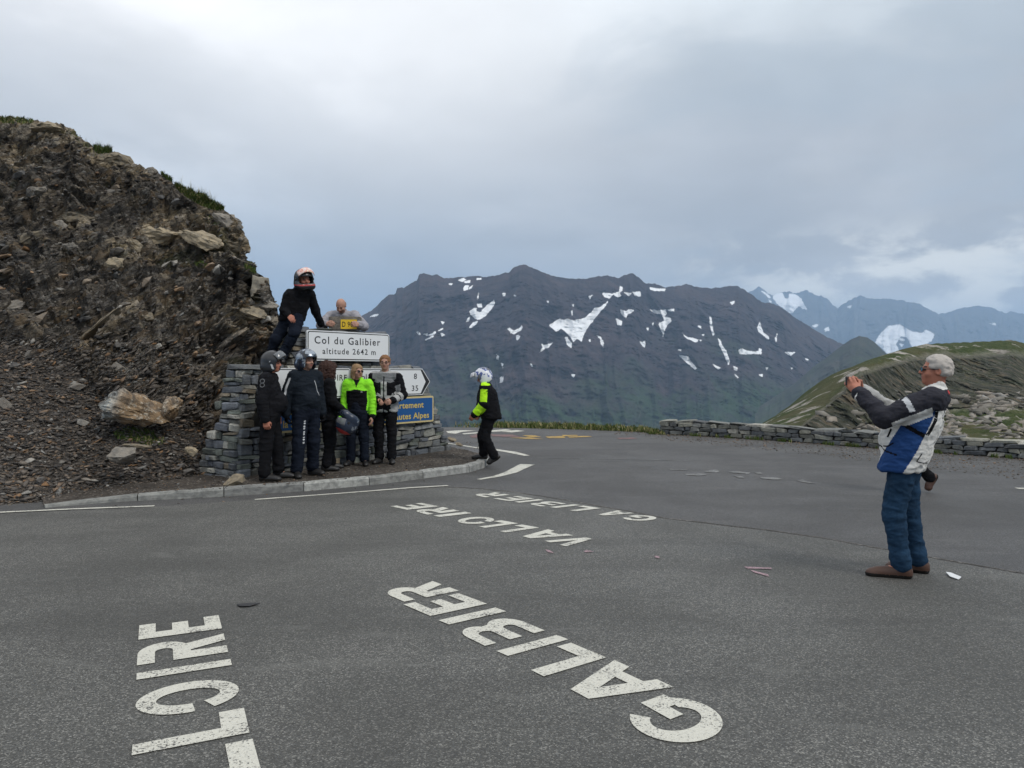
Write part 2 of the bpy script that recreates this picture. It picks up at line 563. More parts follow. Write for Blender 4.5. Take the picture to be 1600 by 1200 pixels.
cv6 = lambda p: (560 + p[0] * .4, 880 + p[1] * .4)
painted_word('GALIBIER', [((1500, 634), (1240, 502)), ((1232, 490), (1000, 384)), ((968, 374), (830, 316)), ((820, 303), (775, 286)),
                          ((728, 268), (592, 211)), ((577, 193), (535, 178)), ((502, 163), (392, 122)), ((392, 112), (290, 74))],
             (560, 187), (337, 238), cv6)
cv7 = lambda p: (100 + p[0] * .26667, 880 + p[1] * .26667)
painted_word('LLOIRE', [((1165, 1260), (1105, 1040)), ((1087, 1003), (1055, 858)), ((1050, 828), (1000, 662)), ((985, 605), (975, 570)),
                        ((962, 528), (935, 420)), ((926, 390), (906, 312))], (980, 588), (425, 674), cv7)
cv5 = lambda p: (600 + p[0] * .2125, 755 + p[1] * .2125)
painted_word('VALLOIRE', [((1590, 430), (1430, 392)), ((1392, 390), (1205, 345)), ((1143, 333), (1015, 310)), ((987, 301), (862, 278)),
                          ((855, 284), (738, 244)), ((645, 226), (600, 215)), ((556, 209), (432, 180)), ((402, 175), (275, 150))],
             (635, 218), (400, 246), cv5)
cv6b = lambda p: (740 + p[0] * .1875, 760 + p[1] * .1875)
painted_word('GALIBIER', [((1580, 272), (1400, 238)), ((1340, 230), (1200, 205)), ((1060, 188), (915, 166)), ((888, 162), (838, 154)),
                          ((772, 150), (640, 127)), ((585, 119), (540, 112)), ((505, 107), (365, 86)), ((300, 76), (180, 53))],
             (870, 158), (665, 182), cv6b)


def blotch(name, pts, mat, z=.0065):
    V = [tuple(gp(x, y)[:2]) for x, y in pts]
    return flat_poly(name, V, z, mat, road)


# half worn-off writing and marks farther along the road
for pts in [[(1045, 733), (1075, 734), (1072, 735), (1048, 734.5)], [(1070, 741), (1100, 740), (1104, 742.5), (1092, 744), (1072, 742.4)],
            [(1100, 737), (1118, 734), (1125, 737), (1119, 739), (1102, 738)], [(1138, 737), (1150, 736.5), (1172, 739), (1170, 741), (1142, 739)],
            [(1145, 743), (1160, 745), (1163, 747.5), (1153, 747)], [(1178, 738), (1188, 738.2), (1192, 741), (1184, 741.5)],
            [(1186, 746), (1215, 747), (1224, 749.4), (1208, 750), (1190, 748)], [(1245, 752), (1254, 749.2), (1262, 753), (1276, 755.8), (1262, 755.2)]]:
    blotch('faded_mark', pts, PF)
PWc = MATS['paint_white']
for pts in [[(697, 674), (720, 672.5), (745, 673), (722, 675), (712, 678), (700, 677)], [(722, 677.5), (748, 675.5), (744, 677.6), (725, 679)],
            [(765, 673), (790, 671), (800, 672.4), (780, 674.6), (768, 675)], [(783, 675), (806, 672.2), (820, 673.6), (800, 676)]]:
    blotch('faded_mark', pts, PWc)
for pts in [[(733, 681), (745, 678.5), (747, 684), (738, 684)], [(766, 679), (800, 679.5), (815, 683), (790, 683), (770, 682)]]:
    blotch('red_mark', pts, MATS['paint_red'])
for pts in [[(796, 684.2), (830, 683.6), (850, 686.6), (822, 686.2)], [(815, 680.5), (835, 680.2), (846, 683.4), (828, 683.2)], [(852, 682.6), (880, 681.4), (884, 684.6), (858, 685.2)],
            [(878, 680), (902, 680), (903, 681.2), (880, 682)], [(886, 682.2), (918, 681.4), (926, 682.8), (890, 684.2)]]:
    blotch('yellow_mark', pts, MATS['paint_yellow'])
blotch('red_mark', [(964, 684.6), (990, 684), (996, 685.8), (968, 686.4)], MATS['paint_red'])
for pts in [[(1163, 887), (1205, 888.5), (1206, 891), (1168, 890)], [(1172, 892), (1200, 899), (1202, 903), (1178, 896)]]:
    blotch('pink_mark', pts, MATS['paint_pink'], .0095)
for pts in [[(852, 860), (860, 862), (866, 866), (856, 864)], [(912, 863), (917, 860.5), (928, 863.5), (915, 864.5)], [(1022, 870), (1030, 870.5), (1031, 874), (1024, 873)]]:
    blotch('pink_mark', pts, MATS['paint_pink'], .0095)

# the raised gravel island with its kerb
kerb_px = [(70, 794), (130, 788.5), (200, 783.5), (345, 776.5), (480, 767.5), (600, 756), (690, 744), (735, 738), (757, 731), (764, 724.5)]
kp = np.array([gp(x, y)[:2] for x, y in kerb_px])
cum = np.concatenate([[0], np.cumsum(np.linalg.norm(np.diff(kp, axis=0), axis=1))])


def kerb_at(s, off=0.0):
    x, y = np.interp(s, cum, kp[:, 0]), np.interp(s, cum, kp[:, 1])
    e = .25
    dx = np.interp(s + e, cum, kp[:, 0]) - np.interp(s - e, cum, kp[:, 0])
    dy = np.interp(s + e, cum, kp[:, 1]) - np.interp(s - e, cum, kp[:, 1])
    l = math.hypot(dx, dy)
    return np.array([x - dy / l * off, y + dx / l * off])


kerb = empty('kerb', (0, 0, 0), label='pale stone kerb curving along the gravel below the stone monument', cat='kerb')
s = 0.0
kerb_h = lambda s: float(np.interp(s, [0, 1.2, 2.2, 99], [.025, .085, .115, .115]))
while s < cum[-1] - .1:
    e = min(s + random.choice([.95, 1.0, .98, .5 if s > 6 else 1.0]), cum[-1])
    V, Fs = [], []
    nseg = 8
    for i in range(nseg + 1):
        q = s + .006 + (e - s - .012) * i / nseg
        h = kerb_h(q) + .006 * pnoise([[q * 4, 3, 1]])[0]
        ins = .004 * pnoise([[q * 6, 9, 1]])[0]
        for off, z in ((-.0 + ins, -.01), (.004 + ins, h - .022), (.022 + ins, h), (.135, h + .002), (.155, h - .012), (.16, -.01)):
            x, y = kerb_at(q, off)
            V.append((x, y, z))
    for i in range(nseg):
        for j in range(5):
            a = i * 6 + j
            Fs.append([a, a + 6, a + 7, a + 1])
    Fs += [[0, 1, 2, 3, 4, 5], [nseg * 6 + j for j in (5, 4, 3, 2, 1, 0)]]
    me = py_mesh('kerb_stone', V, Fs)
    bm = bmesh.new(); bm.from_mesh(me); bmesh.ops.recalc_face_normals(bm, faces=bm.faces); bm.to_mesh(me); bm.free()
    link('kerb_stone', me, MATS['kerb_stone'], kerb)
    s = e

# gravel top of the island: a fan of strips from the kerb back to the rock
NS, NB = 150, 36
V = []
for j in range(NB):
    for i in range(NS):
        s_ = cum[-1] * i / (NS - 1)
        a = kerb_at(s_, .15)
        # the far side of the island
        f = i / (NS - 1)
        bx = np.interp(f, [0, .25, .5, .75, .9, 1], [-6.5, -5.2, -3.8, -1.4, -.75, -.42])
        by = np.interp(f, [0, .25, .5, .75, .9, 1], [10.6, 14.0, 16.8, 15.9, 14.3, 13.4])
        v = j / (NB - 1)
        x, y = a[0] + (bx - a[0]) * v, a[1] + (by - a[1]) * v
        z = kerb_h(s_) - .012 + .03 * v * min(1, (1 - v) * 6)
        if f > .72: z -= (kerb_h(s_) + .02) * max(0, v - .88) / .12
        V.append((x, y, z))
V = np.array(V)
V[:, 2] += .014 * fbm(V * 2.2, 4) + .006 * pnoise(V * 13)
me = np_mesh('gravel_island', V, grid_faces(NS, NB))
link('gravel_island', me, MATS['gravel'], kind='structure', smooth=True)


# ------------------------------------------------------------------ rocks
def hull_rock(seed, n=16, flat=1.0, jag=.25, sub=0):
    r = np.random.default_rng(seed)
    P = r.normal(size=(n, 3))
    P /= np.linalg.norm(P, axis=1)[:, None]
    P *= (1 - jag * r.random(n))[:, None]
    P[:, 2] *= flat
    bm = bmesh.new()
    for p in P: bm.verts.new(p)
    res = bmesh.ops.convex_hull(bm, input=bm.verts)
    for v in [v for v in bm.verts if not v.link_faces]: bm.verts.remove(v)
    if sub:
        bmesh.ops.subdivide_edges(bm, edges=bm.edges, cuts=sub, use_grid_fill=True)
    bm.normal_update()
    return bm


ROCKS = []
for k in range(14):
    bm = hull_rock(k, 14, random.choice([.45, .6, .75]), .3)
    me = bpy.data.meshes.new('rock')
    bm.to_mesh(me); bm.free()
    me.materials.append(MATS['loose_rock'])
    ROCKS.append(me)


def big_rock(name, size, seed, mat, noise_s=3.0, amp=.12, n=22, cuts=5, jag=.2):
    bm = hull_rock(seed, n, 1.0, jag, cuts)
    bmesh.ops.triangulate(bm, faces=bm.faces)
    P = np.array([v.co for v in bm.verts]) * np.array(size)
    m_ = max(size)
    d = fbm(P / m_ * noise_s + seed, 5) * amp * m_ + .5 * amp * m_ * fbm(P / m_ * noise_s * np.array([1, 1, 4]) + 9, 4, ridged=True)
    nrm = P / (np.linalg.norm(P, axis=1)[:, None] + 1e-9)
    P = P + nrm * d[:, None] * .6
    for v, p in zip(bm.verts, P): v.co = p
    me = bpy.data.meshes.new(name)
    bm.to_mesh(me); bm.free()
    me.materials.append(mat)
    return me


# ------------------------------------------------------------------ the rock outcrop with its scree
cols = [  # key, base px,py | mid px,py,d | crest px,py,d
    (0, -420, 814, -420, 512, 14.5, -420, 118, 21), (1, -120, 799, -120, 524, 13.2, -120, 160, 19), (2, 0, 794, 0, 530, 12.6, -5, 184, 18), (3, 60, 789, 50, 538, 12.4, 50, 188, 17.6),
    (4, 112, 780, 95, 552, 12.2, 100, 200, 17.4), (5, 145, 774, 130, 580, 12.0, 122, 217, 17.3), (6, 180, 769, 165, 612, 11.6, 150, 234, 17.0), (7, 215, 767, 200, 632, 11.5, 200, 246, 16.8),
    (8, 250, 765, 235, 645, 11.6, 240, 266, 16.6), (9, 290, 762, 270, 655, 11.7, 280, 293, 16.4), (10, 325, 756, 295, 668, 11.9, 320, 312, 16.0), (11, 345, 748, 315, 684, 12.1, 350, 327, 15.8),
    (12, 352, 738, 330, 690, 12.4, 372, 346, 15.5), (13, 362, 728, 345, 692, 12.8, 386, 374, 15.2), (14, 372, 724, 360, 690, 13.1, 378, 392, 15.3), (15, 380, 718, 372, 688, 13.3, 376, 404, 15.3), (16, 388, 716, 384, 686, 13.5, 390, 418, 15.2),
    (17, 398, 714, 398, 684, 13.7, 424, 440, 15.0), (18, 408, 712, 408, 682, 13.8, 434, 462, 15.0), (19, 420, 710, 425, 680, 14.0, 441, 500, 15.0), (20, 440, 708, 445, 680, 14.2, 450, 560, 15.2),
    (21, 470, 703, 480, 680, 14.8, 492, 640, 15.6), (22, 520, 696, 530, 684, 15.4, 540, 676, 16)]
NU, NV, NB2 = 560, 400, 40
u = np.linspace(0, 22, NU)
K = interp_rows(cols, u)
vv = np.linspace(0, 1, NV)
split = .36
VV, _ = np.meshgrid(vv, u, indexing='ij')
bpx, bpy_, mpx, mpy, md, cpx, cpy, cd = [K[:, i][None, :] for i in range(8)]
bd = F * (CAM_H + .03) / (bpy_ - HOR)
a1 = np.clip(VV / split, 0, 1)
a2 = np.clip((VV - split) / (1 - split), 0, 1)
Pb = lambda px, py, d: np.stack([(px - 800) / F * d, d + 0 * px, CAM_H + (HOR - py) / F * d], -1)
PB, PM, PC = Pb(bpx, bpy_, bd), Pb(mpx, mpy, md), Pb(cpx, cpy, cd)
P = np.where((VV <= split)[..., None], PB + (PM - PB) * a1[..., None], PM + (PC - PM) * a2[..., None])
# belly of the face: steeper low, laid back high
bel = np.sin(np.pi * a2) * (VV > split)
cdir = P - np.array([0, 0, CAM_H])
cdir /= np.linalg.norm(cdir, axis=-1)[..., None]
P = P + cdir * (bel * .55)[..., None]
scree = np.clip((split + .02 - VV) / .04, 0, 1)
scree = scree * np.clip((11.8 - u) / 1.0, 0, 1)[None, :]
G = P.reshape(-1, 3)
# dip of the beds
ang = R(32)
ca, sa = math.cos(ang), math.sin(ang)
Q = np.stack([G[:, 0] * ca + G[:, 2] * sa, G[:, 1], -G[:, 0] * sa + G[:, 2] * ca], 1)
warp = fbm(G * .5, 3)
Q[:, 2] += .5 * warp
big = fbm(G * .55 + 3, 4)
strata = fbm(Q * np.array([.7, 1.1, 4.2]), 5, .55, True)
strata2 = fbm(Q * np.array([2.2, 2.6, 11.0]) + 5, 4, .55, True)
knob = fbm(G * 2.4 + 8, 5, .55)
crag = np.abs(fbm(G * 1.1 + 2, 4))
rockw = 1 - scree.ravel()
# stepped ledges
led = Q[:, 2] * 2.6 + .6 * fbm(G * 1.3, 3)
ledge = (led - np.floor(led))
ledge = np.where(ledge < .75, ledge / .75, (1 - ledge) / .25)
led2 = (-Q[:, 2] * .5 + G[:, 0] * 1.1 + .4 * G[:, 1]) * 1.6 + .8 * fbm(G * 1.1 + 20, 3)
ledge2 = led2 - np.floor(led2)
ledge2 = np.where(ledge2 < .8, ledge2 / .8, (1 - ledge2) / .2)
led3 = Q[:, 2] * 7.5 + 1.2 * fbm(G * 2.1 + 30, 3)
ledge3 = led3 - np.floor(led3)
patchy = np.clip(.5 + 1.2 * fbm(G * .45 + 40, 3), 0, 1.2)
d_rock = .46 * big + .15 * strata + .075 * strata2 + .20 * knob + .26 * (ledge - .5) * patchy + .20 * (ledge2 - .5) * (1.1 - patchy) + .07 * (ledge3 - .5) * patchy - .34 * crag
d_scree = .05 * fbm(G * 2.0, 4) + .03 * pnoise(G * 14) + .018 * pnoise(G * 33)
crest_w = np.clip((1 - VV.ravel()) / .06, .30, 1)
base_w = np.clip(VV.ravel() / .05, .0, 1)
amp = (rockw * d_rock + scree.ravel() * d_scree) * crest_w * base_w
Gr = G.reshape(NV, NU, 3)
du = np.gradient(Gr, axis=1); dv = np.gradient(Gr, axis=0)
N = np.cross(du, dv).reshape(-1, 3)
N /= np.linalg.norm(N, axis=1)[:, None] + 1e-9
if (N[:, 1].mean() > 0): N = -N
N = N * .75 + np.array([0, -.25, .1])
G2 = G + N * amp[:, None]
# the back of the outcrop, running away from the viewer
crest = G2.reshape(NV, NU, 3)[-1]
back = []
for j in range(1, NB2 + 1):
    tt = (j / NB2) ** 1.5
    q = crest.copy()
    wr = np.clip((u - 11) / 6, 0, 1)
    q[:, 0] *= 1 + 16 * tt / q[:, 1]
    q[:, 1] += 16 * tt
    q[:, 0] -= 4 * tt * wr + 1.2 * tt
    q[:, 2] = q[:, 2] - (q[:, 2] + .5) * np.clip(tt * 1.2 * wr + tt * tt * .6, 0, 1)
    q += .25 * fbm(q * .8, 4)[:, None] * min(1, tt * 4) * np.array([.2, .4, .5]) - np.array([.3, 0, .2]) * min(1, tt * 5)
    back.append(q)
ALL = np.concatenate([G2] + back)
me = np_mesh('rock_outcrop', ALL, grid_faces(NU, NV + NB2))
nb = NB2 * NU
attr(me, 'scree', np.concatenate([scree.ravel(), np.zeros(nb)]))
hgt = np.concatenate([VV.ravel(), np.ones(nb)])
attr(me, 'high', hgt)
cav = np.concatenate([amp, np.zeros(nb)])
PX = 800 + ALL[:, 0] / ALL[:, 1] * F
PY = HOR - (ALL[:, 2] - CAM_H) / ALL[:, 1] * F


def spot(cx, cy, rx, ry, rot=0):
    x, y = PX - cx, PY - cy
    c_, s_ = math.cos(R(rot)), math.sin(R(rot))
    X_, Y_ = x * c_ + y * s_, -x * s_ + y * c_
    return np.clip(1.4 - np.sqrt((X_ / rx) ** 2 + (Y_ / ry) ** 2), 0, 1)


# beds of paler, sandy rock where they crop out
tan = np.maximum.reduce([spot(60, 203, 85, 17, 8), spot(185, 250, 55, 16, 14), spot(345, 362, 58, 32, 20), spot(245, 375, 70, 26, -10), spot(405, 500, 60, 26, 5), spot(120, 345, 34, 10, -10), spot(20, 245, 60, 22, 0) * .6, spot(300, 345, 60, 18, 10) * .8, spot(170, 505, 60, 9, -40), spot(250, 480, 30, 8, -35)])
attr(me, 'tan', np.clip(tan, 0, 1))
OUT_BVH = BVHTree.FromPolygons([tuple(v) for v in G2[::1]], [tuple(f) for f in grid_faces(NU, NV)[::1]])

m, t, b = principled('outcrop_mat', rough=.9, spec=.22)
p = geo_pos(t)
pr = t.mapping(p, (1, 1, 1), (0, R(32), 0))
A = lambda n_: t.n('ShaderNodeAttribute', {'attribute_name': n_}).outputs['Fac']
nb_ = t.noise(t.mapping(pr, (1.2, 1.2, 7)), 1.6, 8, .66, .5)
nf = t.noise(t.mapping(pr, (2, 2, 9)), 7.0, 7, .7, .4)
ns = t.noise(p, 24, 5, .7)
big_ = t.noise(p, .6, 5, .6, .5)
rock = t.ramp(nb_, [(.28, (.050, .047, .044)), (.42, (.118, .104, .090)), (.53, (.20, .172, .138)), (.64, (.31, .26, .195)), (.76, (.44, .37, .27))])
rock = t.mix(t.math('MULTIPLY', t.step(nf, .56, .72), .55), rock, (.30, .255, .20))
rock = t.mix(t.math('MULTIPLY', t.step(nf, .46, .30), .6), rock, (.022, .020, .019))
rock = t.mix(t.math('MULTIPLY', t.step(big_, .5, .68), .5), rock, (.065, .048, .032))
rock = t.mix(t.math('MULTIPLY', t.step(ns, .62, .72), .6), rock, (.42, .40, .36))
tanc = t.ramp(nf, [(.3, (.20, .16, .11)), (.5, (.42, .34, .235)), (.7, (.64, .55, .42))])
rock = t.mix(t.math('MULTIPLY', t.step(t.math('ADD', A('tan'), t.math('MULTIPLY', t.math('SUBTRACT', nb_, .5), 1.0)), .16, .42), .85), rock, tanc)
vor = t.n('ShaderNodeTexVoronoi', None, Vector=t.mapping(p, (1, 1, 2.0)), Scale=17.0)
cell = t.n('ShaderNodeSeparateColor', None, Color=vor.outputs['Color']).outputs[0]
scr = t.ramp(cell, [(0, (.06, .055, .050)), (.45, (.11, .096, .083)), (.8, (.165, .138, .112)), (.93, (.26, .175, .11)), (1, (.36, .32, .27))])
scr = t.mix(t.math('MULTIPLY', t.step(big_, .4, .6), .45), scr, (.045, .038, .033))
pz = t.mapping(pr, (1, 1, 2.8))
va = t.n('ShaderNodeTexVoronoi', None, Vector=t.n('ShaderNodeVectorMath', {'operation': 'ADD'}, _0=pz, _1=t.n('ShaderNodeVectorMath', {'operation': 'SCALE'}, _0=t.n('ShaderNodeTexNoise', None, Vector=p, Scale=3.0, Detail=4.0).outputs['Color'], Scale=.5).outputs[0]).outputs[0], Scale=3.6)
ca_ = t.n('ShaderNodeSeparateColor', None, Color=va.outputs['Color']).outputs
vb = t.n('ShaderNodeTexVoronoi', None, Vector=pz, Scale=13.0)
cb_ = t.n('ShaderNodeSeparateColor', None, Color=vb.outputs['Color']).outputs
gain = t.math('MULTIPLY', t.math('ADD', .48, t.math('MULTIPLY', ca_[0], .85)), t.math('ADD', .55, t.math('MULTIPLY', cb_[0], .95)))
rock = t.n('ShaderNodeHueSaturation', None, Color=rock, Value=gain, Saturation=t.math('ADD', .6, t.math('MULTIPLY', ca_[1], .6))).outputs[0]
rock = t.mix(t.math('MULTIPLY', t.step(cb_[1], .93, .96), .7), rock, (.38, .36, .32))
rock = t.mix(t.math('MULTIPLY', t.step(ca_[2], .86, .90), .5), rock, (.27, .19, .11))
moss = t.math('MULTIPLY', t.step(t.noise(p, 1.1, 5, .6, .4), .60, .70), t.math('MULTIPLY', A('high'), .6))
rock = t.mix(moss, rock, (.06, .075, .02))
t.put(b, 'Base Color', t.mix(A('scree'), rock, scr))
hb = t.math('ADD', t.math('MULTIPLY', t.math('ADD', ca_[0], t.math('MULTIPLY', cb_[0], .4)), .8), t.math('ADD', t.math('MULTIPLY', nb_, 1.6), t.math('ADD', t.math('MULTIPLY', nf, 1.0), t.math('MULTIPLY', ns, .22))))
hs = t.math('MULTIPLY', vor.outputs['Distance'], -1.2)
bump(t, b, t.n('ShaderNodeMix', {'data_type': 'FLOAT'}, _0=A('scree'), _2=hb, _3=hs).outputs[0], .11, 1.0)
outcrop = link('rock_outcrop', me, m, kind='structure')


def on_outcrop(px, py):
    o = Vector((0, 0, CAM_H))
    d = Vector(((px - 800) / F, 1, (HOR - py) / F)).normalized()
    hit, nrm, idx, dist = OUT_BVH.ray_cast(o, d)
    if hit and nrm.dot(d) > 0: nrm = -nrm
    return hit, nrm


def place(me, name, loc, size, rot, parent=None):
    o = bpy.data.objects.new(name, me)
    o.location, o.scale, o.rotation_euler = loc, size, rot
    C.objects.link(o)
    if parent: o.parent = parent
    return o


# blocks standing out of the face, one by one
rp = random.Random(11)
cnt = 0
while cnt < 250:
    px, py = rp.uniform(-60, 440), rp.uniform(200, 775)
    hit, nrm = on_outcrop(px, py)
    if not hit: continue
    lower = py > 560 + max(0, px) * .3
    s_ = rp.choice([.04, .05, .06, .08, .11, .15]) * (.75 if lower else .9) * rp.uniform(.7, 1.35)
    o = place(ROCKS[rp.randrange(14)], 'rock', hit + nrm * s_ * .15, (s_ * rp.uniform(1, 1.6), s_, s_ * rp.uniform(.75, 1.25)),
              (rp.uniform(-.3, .3), R(-32 + rp.uniform(-22, 22)) if not lower else rp.uniform(-.4, .3), rp.uniform(-.5, .5)), outcrop)
    cnt += 1

for (px, py, w_, h_, tl, mt, sd_) in ((120, 344, .42, .17, -.1, 'tan_rock', 61), (93, 352, .22, .12, .2, 'grey_rock', 62), (245, 372, .55, .20, .15, 'tan_rock', 63), (210, 385, .25, .16, .6, 'tan_rock', 64), (232, 497, .20, .13, 0, 'tan_rock', 65), (172, 411, .24, .14, -.2, 'tan_rock', 66),
                                      (112, 387, .20, .11, -.4, 'grey_rock', 67), (45, 374, .28, .12, -.35, 'tan_rock', 68), (318, 372, .50, .20, .35, 'tan_rock', 69), (352, 350, .45, .18, .2, 'grey_rock', 70), (366, 385, .35, .2, .3, 'tan_rock', 71), (180, 247, .45, .17, .1, 'tan_rock', 72), (75, 202, .6, .14, .12, 'tan_rock', 73),
                                      (236, 268, .18, .14, 0, 'grey_rock', 74), (388, 492, .50, .14, .1, 'tan_rock', 75), (410, 478, .32, .12, .2, 'grey_rock', 76), (20, 480, .25, .12, -.3, 'grey_rock', 77), (160, 505, .5, .07, -.7, 'tan_rock', 78), (60, 300, .3, .12, -.2, 'grey_rock', 79), (280, 440, .22, .1, -.5, 'grey_rock', 80)):
    hit, nrm = on_outcrop(px, py)
    if not hit: continue
    me = big_rock('rock', (w_, w_ * .5, h_), sd_, MATS[mt], amp=.18, cuts=4, jag=.25)
    o = place(me, 'rock', hit - nrm * h_ * .35, (1, 1, 1), (.1, tl, 0), outcrop)

# loose shards of the scree and the ragged fragments of the face: nobody could count them
shard_bms = []
for k in range(10):
    bm = hull_rock(100 + k, 9, .38, .35)
    bmesh.ops.triangulate(bm, faces=bm.faces)
    shard_bms.append((np.array([v.co for v in bm.verts]), np.array([[v.index for v in f.verts] for f in bm.faces])))
    bm.free()


def scatter_shards(name, samples, parent=None, mat=None, kind='stuff'):
    """samples: list of (pos, size, rot3x3, tone)"""
    Vs, Fs_, T = [], [], []
    n0 = 0
    for k, (p_, s_, M_, tone) in enumerate(samples):
        v, f = shard_bms[k % 10]
        vv_ = (v * s_) @ M_.T + p_
        Vs.append(vv_); Fs_.append(f + n0); T.append(np.full(len(v), tone)); n0 += len(v)
    me = np_mesh(name, np.concatenate(Vs), np.concatenate(Fs_))
    attr(me, 'tone', np.concatenate(T))
    return link(name, me, mat, parent, kind=kind)


m, t, b = principled('shard_mat', rough=.85, spec=.25)
to = t.n('ShaderNodeAttribute', {'attribute_name': 'tone'}).outputs['Fac']
c = t.ramp(to, [(0, (.060, .056, .053)), (.35, (.11, .097, .086)), (.62, (.165, .14, .118)), (.78, (.22, .185, .15)), (.88, (.30, .165, .075)), (.93, (.22, .22, .21)), (1, (.44, .41, .36))])
c = t.mix(t.math('MULTIPLY', t.noise(geo_pos(t), 30, 4, .7), .6), c, (.03, .028, .026))
t.put(b, 'Base Color', c)


def rotm(a, b_, c_):
    return np.array(Matrix.Rotation(c_, 3, 'Z') @ Matrix.Rotation(b_, 3, 'Y') @ Matrix.Rotation(a, 3, 'X'))


sm = []
while len(sm) < 9500:
    if rp.random() < .74:
        px, py = rp.uniform(-150, 330), rp.uniform(530, 800)
    else:
        px, py = rp.uniform(-150, 440), rp.uniform(190, 700)
    hit, nrm = on_outcrop(px, py)
    if not hit: continue
    lower = py > 560 + max(0, px) * .3
    s_ = abs(rp.gauss(0, 1)) * (.021 if lower else .026) + .014
    sm.append((np.array(hit + nrm * s_ * .12), np.array([s_ * rp.uniform(1, 2.0), s_ * rp.uniform(.8, 1.3), s_]),
               rotm(rp.uniform(-.5, .5), R(-32) + rp.uniform(-.4, .4) if not lower else rp.uniform(-.5, .5), rp.uniform(-3, 3) if lower else rp.uniform(-.6, .6)), rp.random() ** 1.15))
scatter_shards('rock_fragments', sm, outcrop, m)
# pebbles on the island and along the kerb
sm = []
while len(sm) < 2600:
    px, py = rp.uniform(60, 770), rp.uniform(690, 790)
    ky = np.interp(px, [a_[0] for a_ in kerb_px], [a_[1] for a_ in kerb_px])
    if py > ky - 13 and not (rp.random() < .10 and py < ky + 9): continue
    z_ = PL_Z + .018 if py < ky - 13 else .004
    q = gp(px, py, z_)
    if py < ky - 13 and px < 340: q[2] += .0
    s_ = abs(rp.gauss(0, 1)) * .009 + .007
    sm.append((q, np.array([s_ * rp.uniform(1, 1.6), s_, s_]), rotm(rp.uniform(-.5, .5), rp.uniform(-.5, .5), rp.uniform(-3, 3)), rp.random() ** .8))
scatter_shards('pebbles', sm, None, MATS['shard_mat'])
# grit at the foot of the parapet and along the far edge
sm = []
while len(sm) < 2600:
    px = rp.uniform(960, 1640)
    ey = np.interp(px, [a_[0] for a_ in edge_far], [a_[1] for a_ in edge_far])
    py = ey + (rp.random() ** 2) * (3 + (px - 950) * .018) * 2.2 - 1
    q = gp(px, py, .004)
    s_ = abs(rp.gauss(0, 1)) * .012 + .008
    sm.append((q, np.array([s_ * rp.uniform(1, 1.6), s_, s_]), rotm(rp.uniform(-.5, .5), rp.uniform(-.5, .5), rp.uniform(-3, 3)), .3 + .7 * rp.random()))
scatter_shards('grit', sm, None, MATS['shard_mat'])

# boulders that can be told apart
def boulder(name, px, py, d, size, seed, mat, rot, label, cat='rock', **k):
    me = big_rock(name, size, seed, mat, **k)
    o = bpy.data.objects.new(name, me)
    o.location = wp(px, py, d)
    o.rotation_euler = rot
    C.objects.link(o)
    tag(o, label=label, cat=cat)
    return o


m, t, b = principled('big_boulder_mat', rough=.85, spec=.3)
p = obj_pos(t)
n = t.noise(p, 3.2, 7, .68, .6)
n2 = t.noise(p, 12, 6, .7, .3)
lr = t.step(t.n('ShaderNodeSeparateXYZ', None, Vector=p).outputs[0], -.28, -.02)
c = t.mix(lr, (.34, .36, .35), (.28, .19, .11))
c = t.mix(t.step(n2, .52, .62), c, (.55, .48, .38))
c = t.mix(t.math('MULTIPLY', t.step(n, .55, .40), .8), c, (.075, .065, .055))
t.put(b, 'Base Color', c)
bump(t, b, t.math('ADD', n, t.math('MULTIPLY', n2, .5)), .06, 1)
boulder('boulder', 212, 636, 11.05, (.60, .40, .27), 5, m, (.1, .15, 0), 'big pale and rust boulder half sunk in the scree left of the monument', 'boulder', amp=.16, cuts=9)
boulder('boulder', 268, 637, 11.25, (.16, .25, .20), 8, m, (.1, .3, .5), 'small rusty boulder leaning on the right end of the big pale boulder', 'boulder', amp=.16)
boulder('rock', 192, 712, 10.1, (.24, .2, .13), 31, MATS['grey_rock'], (0, .1, .2), 'brown grey rock on the scree below the big pale boulder')
boulder('rock', 213, 697, 10.25, (.20, .12, .035), 32, MATS['tan_rock'], (.1, .1, .1), 'flat tan slab lying on top of the brown rock in the scree')
boulder('rock', 366, 751, 10.1, (.15, .12, .10), 12, MATS['tan_rock'], (.1, -.2, .3), 'pointed tan stone at the foot of the monument beside the kerb')
boulder('rock', 299, 706, 11.1, (.12, .09, .075), 14, MATS['tan_rock'], (0, .3, .3), 'orange stone lying behind the left foot of the monument')
boulder('rock', 706, 687, 14.8, (.10, .07, .04), 15, MATS['tan_rock'], (.3, .3, .1), 'rust coloured splintered stone at the right foot of the monument')
boulder('rock', 717, 694, 14.3, (.09, .06, .035), 16, MATS['tan_rock'], (.1, .4, .7), 'small rust coloured splinter lying just right of the larger rusty stone')
boulder('rock', 968, 670.5, 21.2, (.15, .11, .075), 17, MATS['grey_rock'], (.1, .1, .1), 'upright brown rock at the left of the row on the road edge')
boulder('rock', 979, 673.5, 21.0, (.15, .10, .055), 18, MATS['grey_rock'], (.1, .2, .4), 'low brown rock in the middle of the row on the road edge')
boulder('rock', 995, 674.5, 20.8, (.10, .08, .05), 19, MATS['grey_rock'], (.1, .2, .8), 'smallest brown rock ending the row toward the parapet')
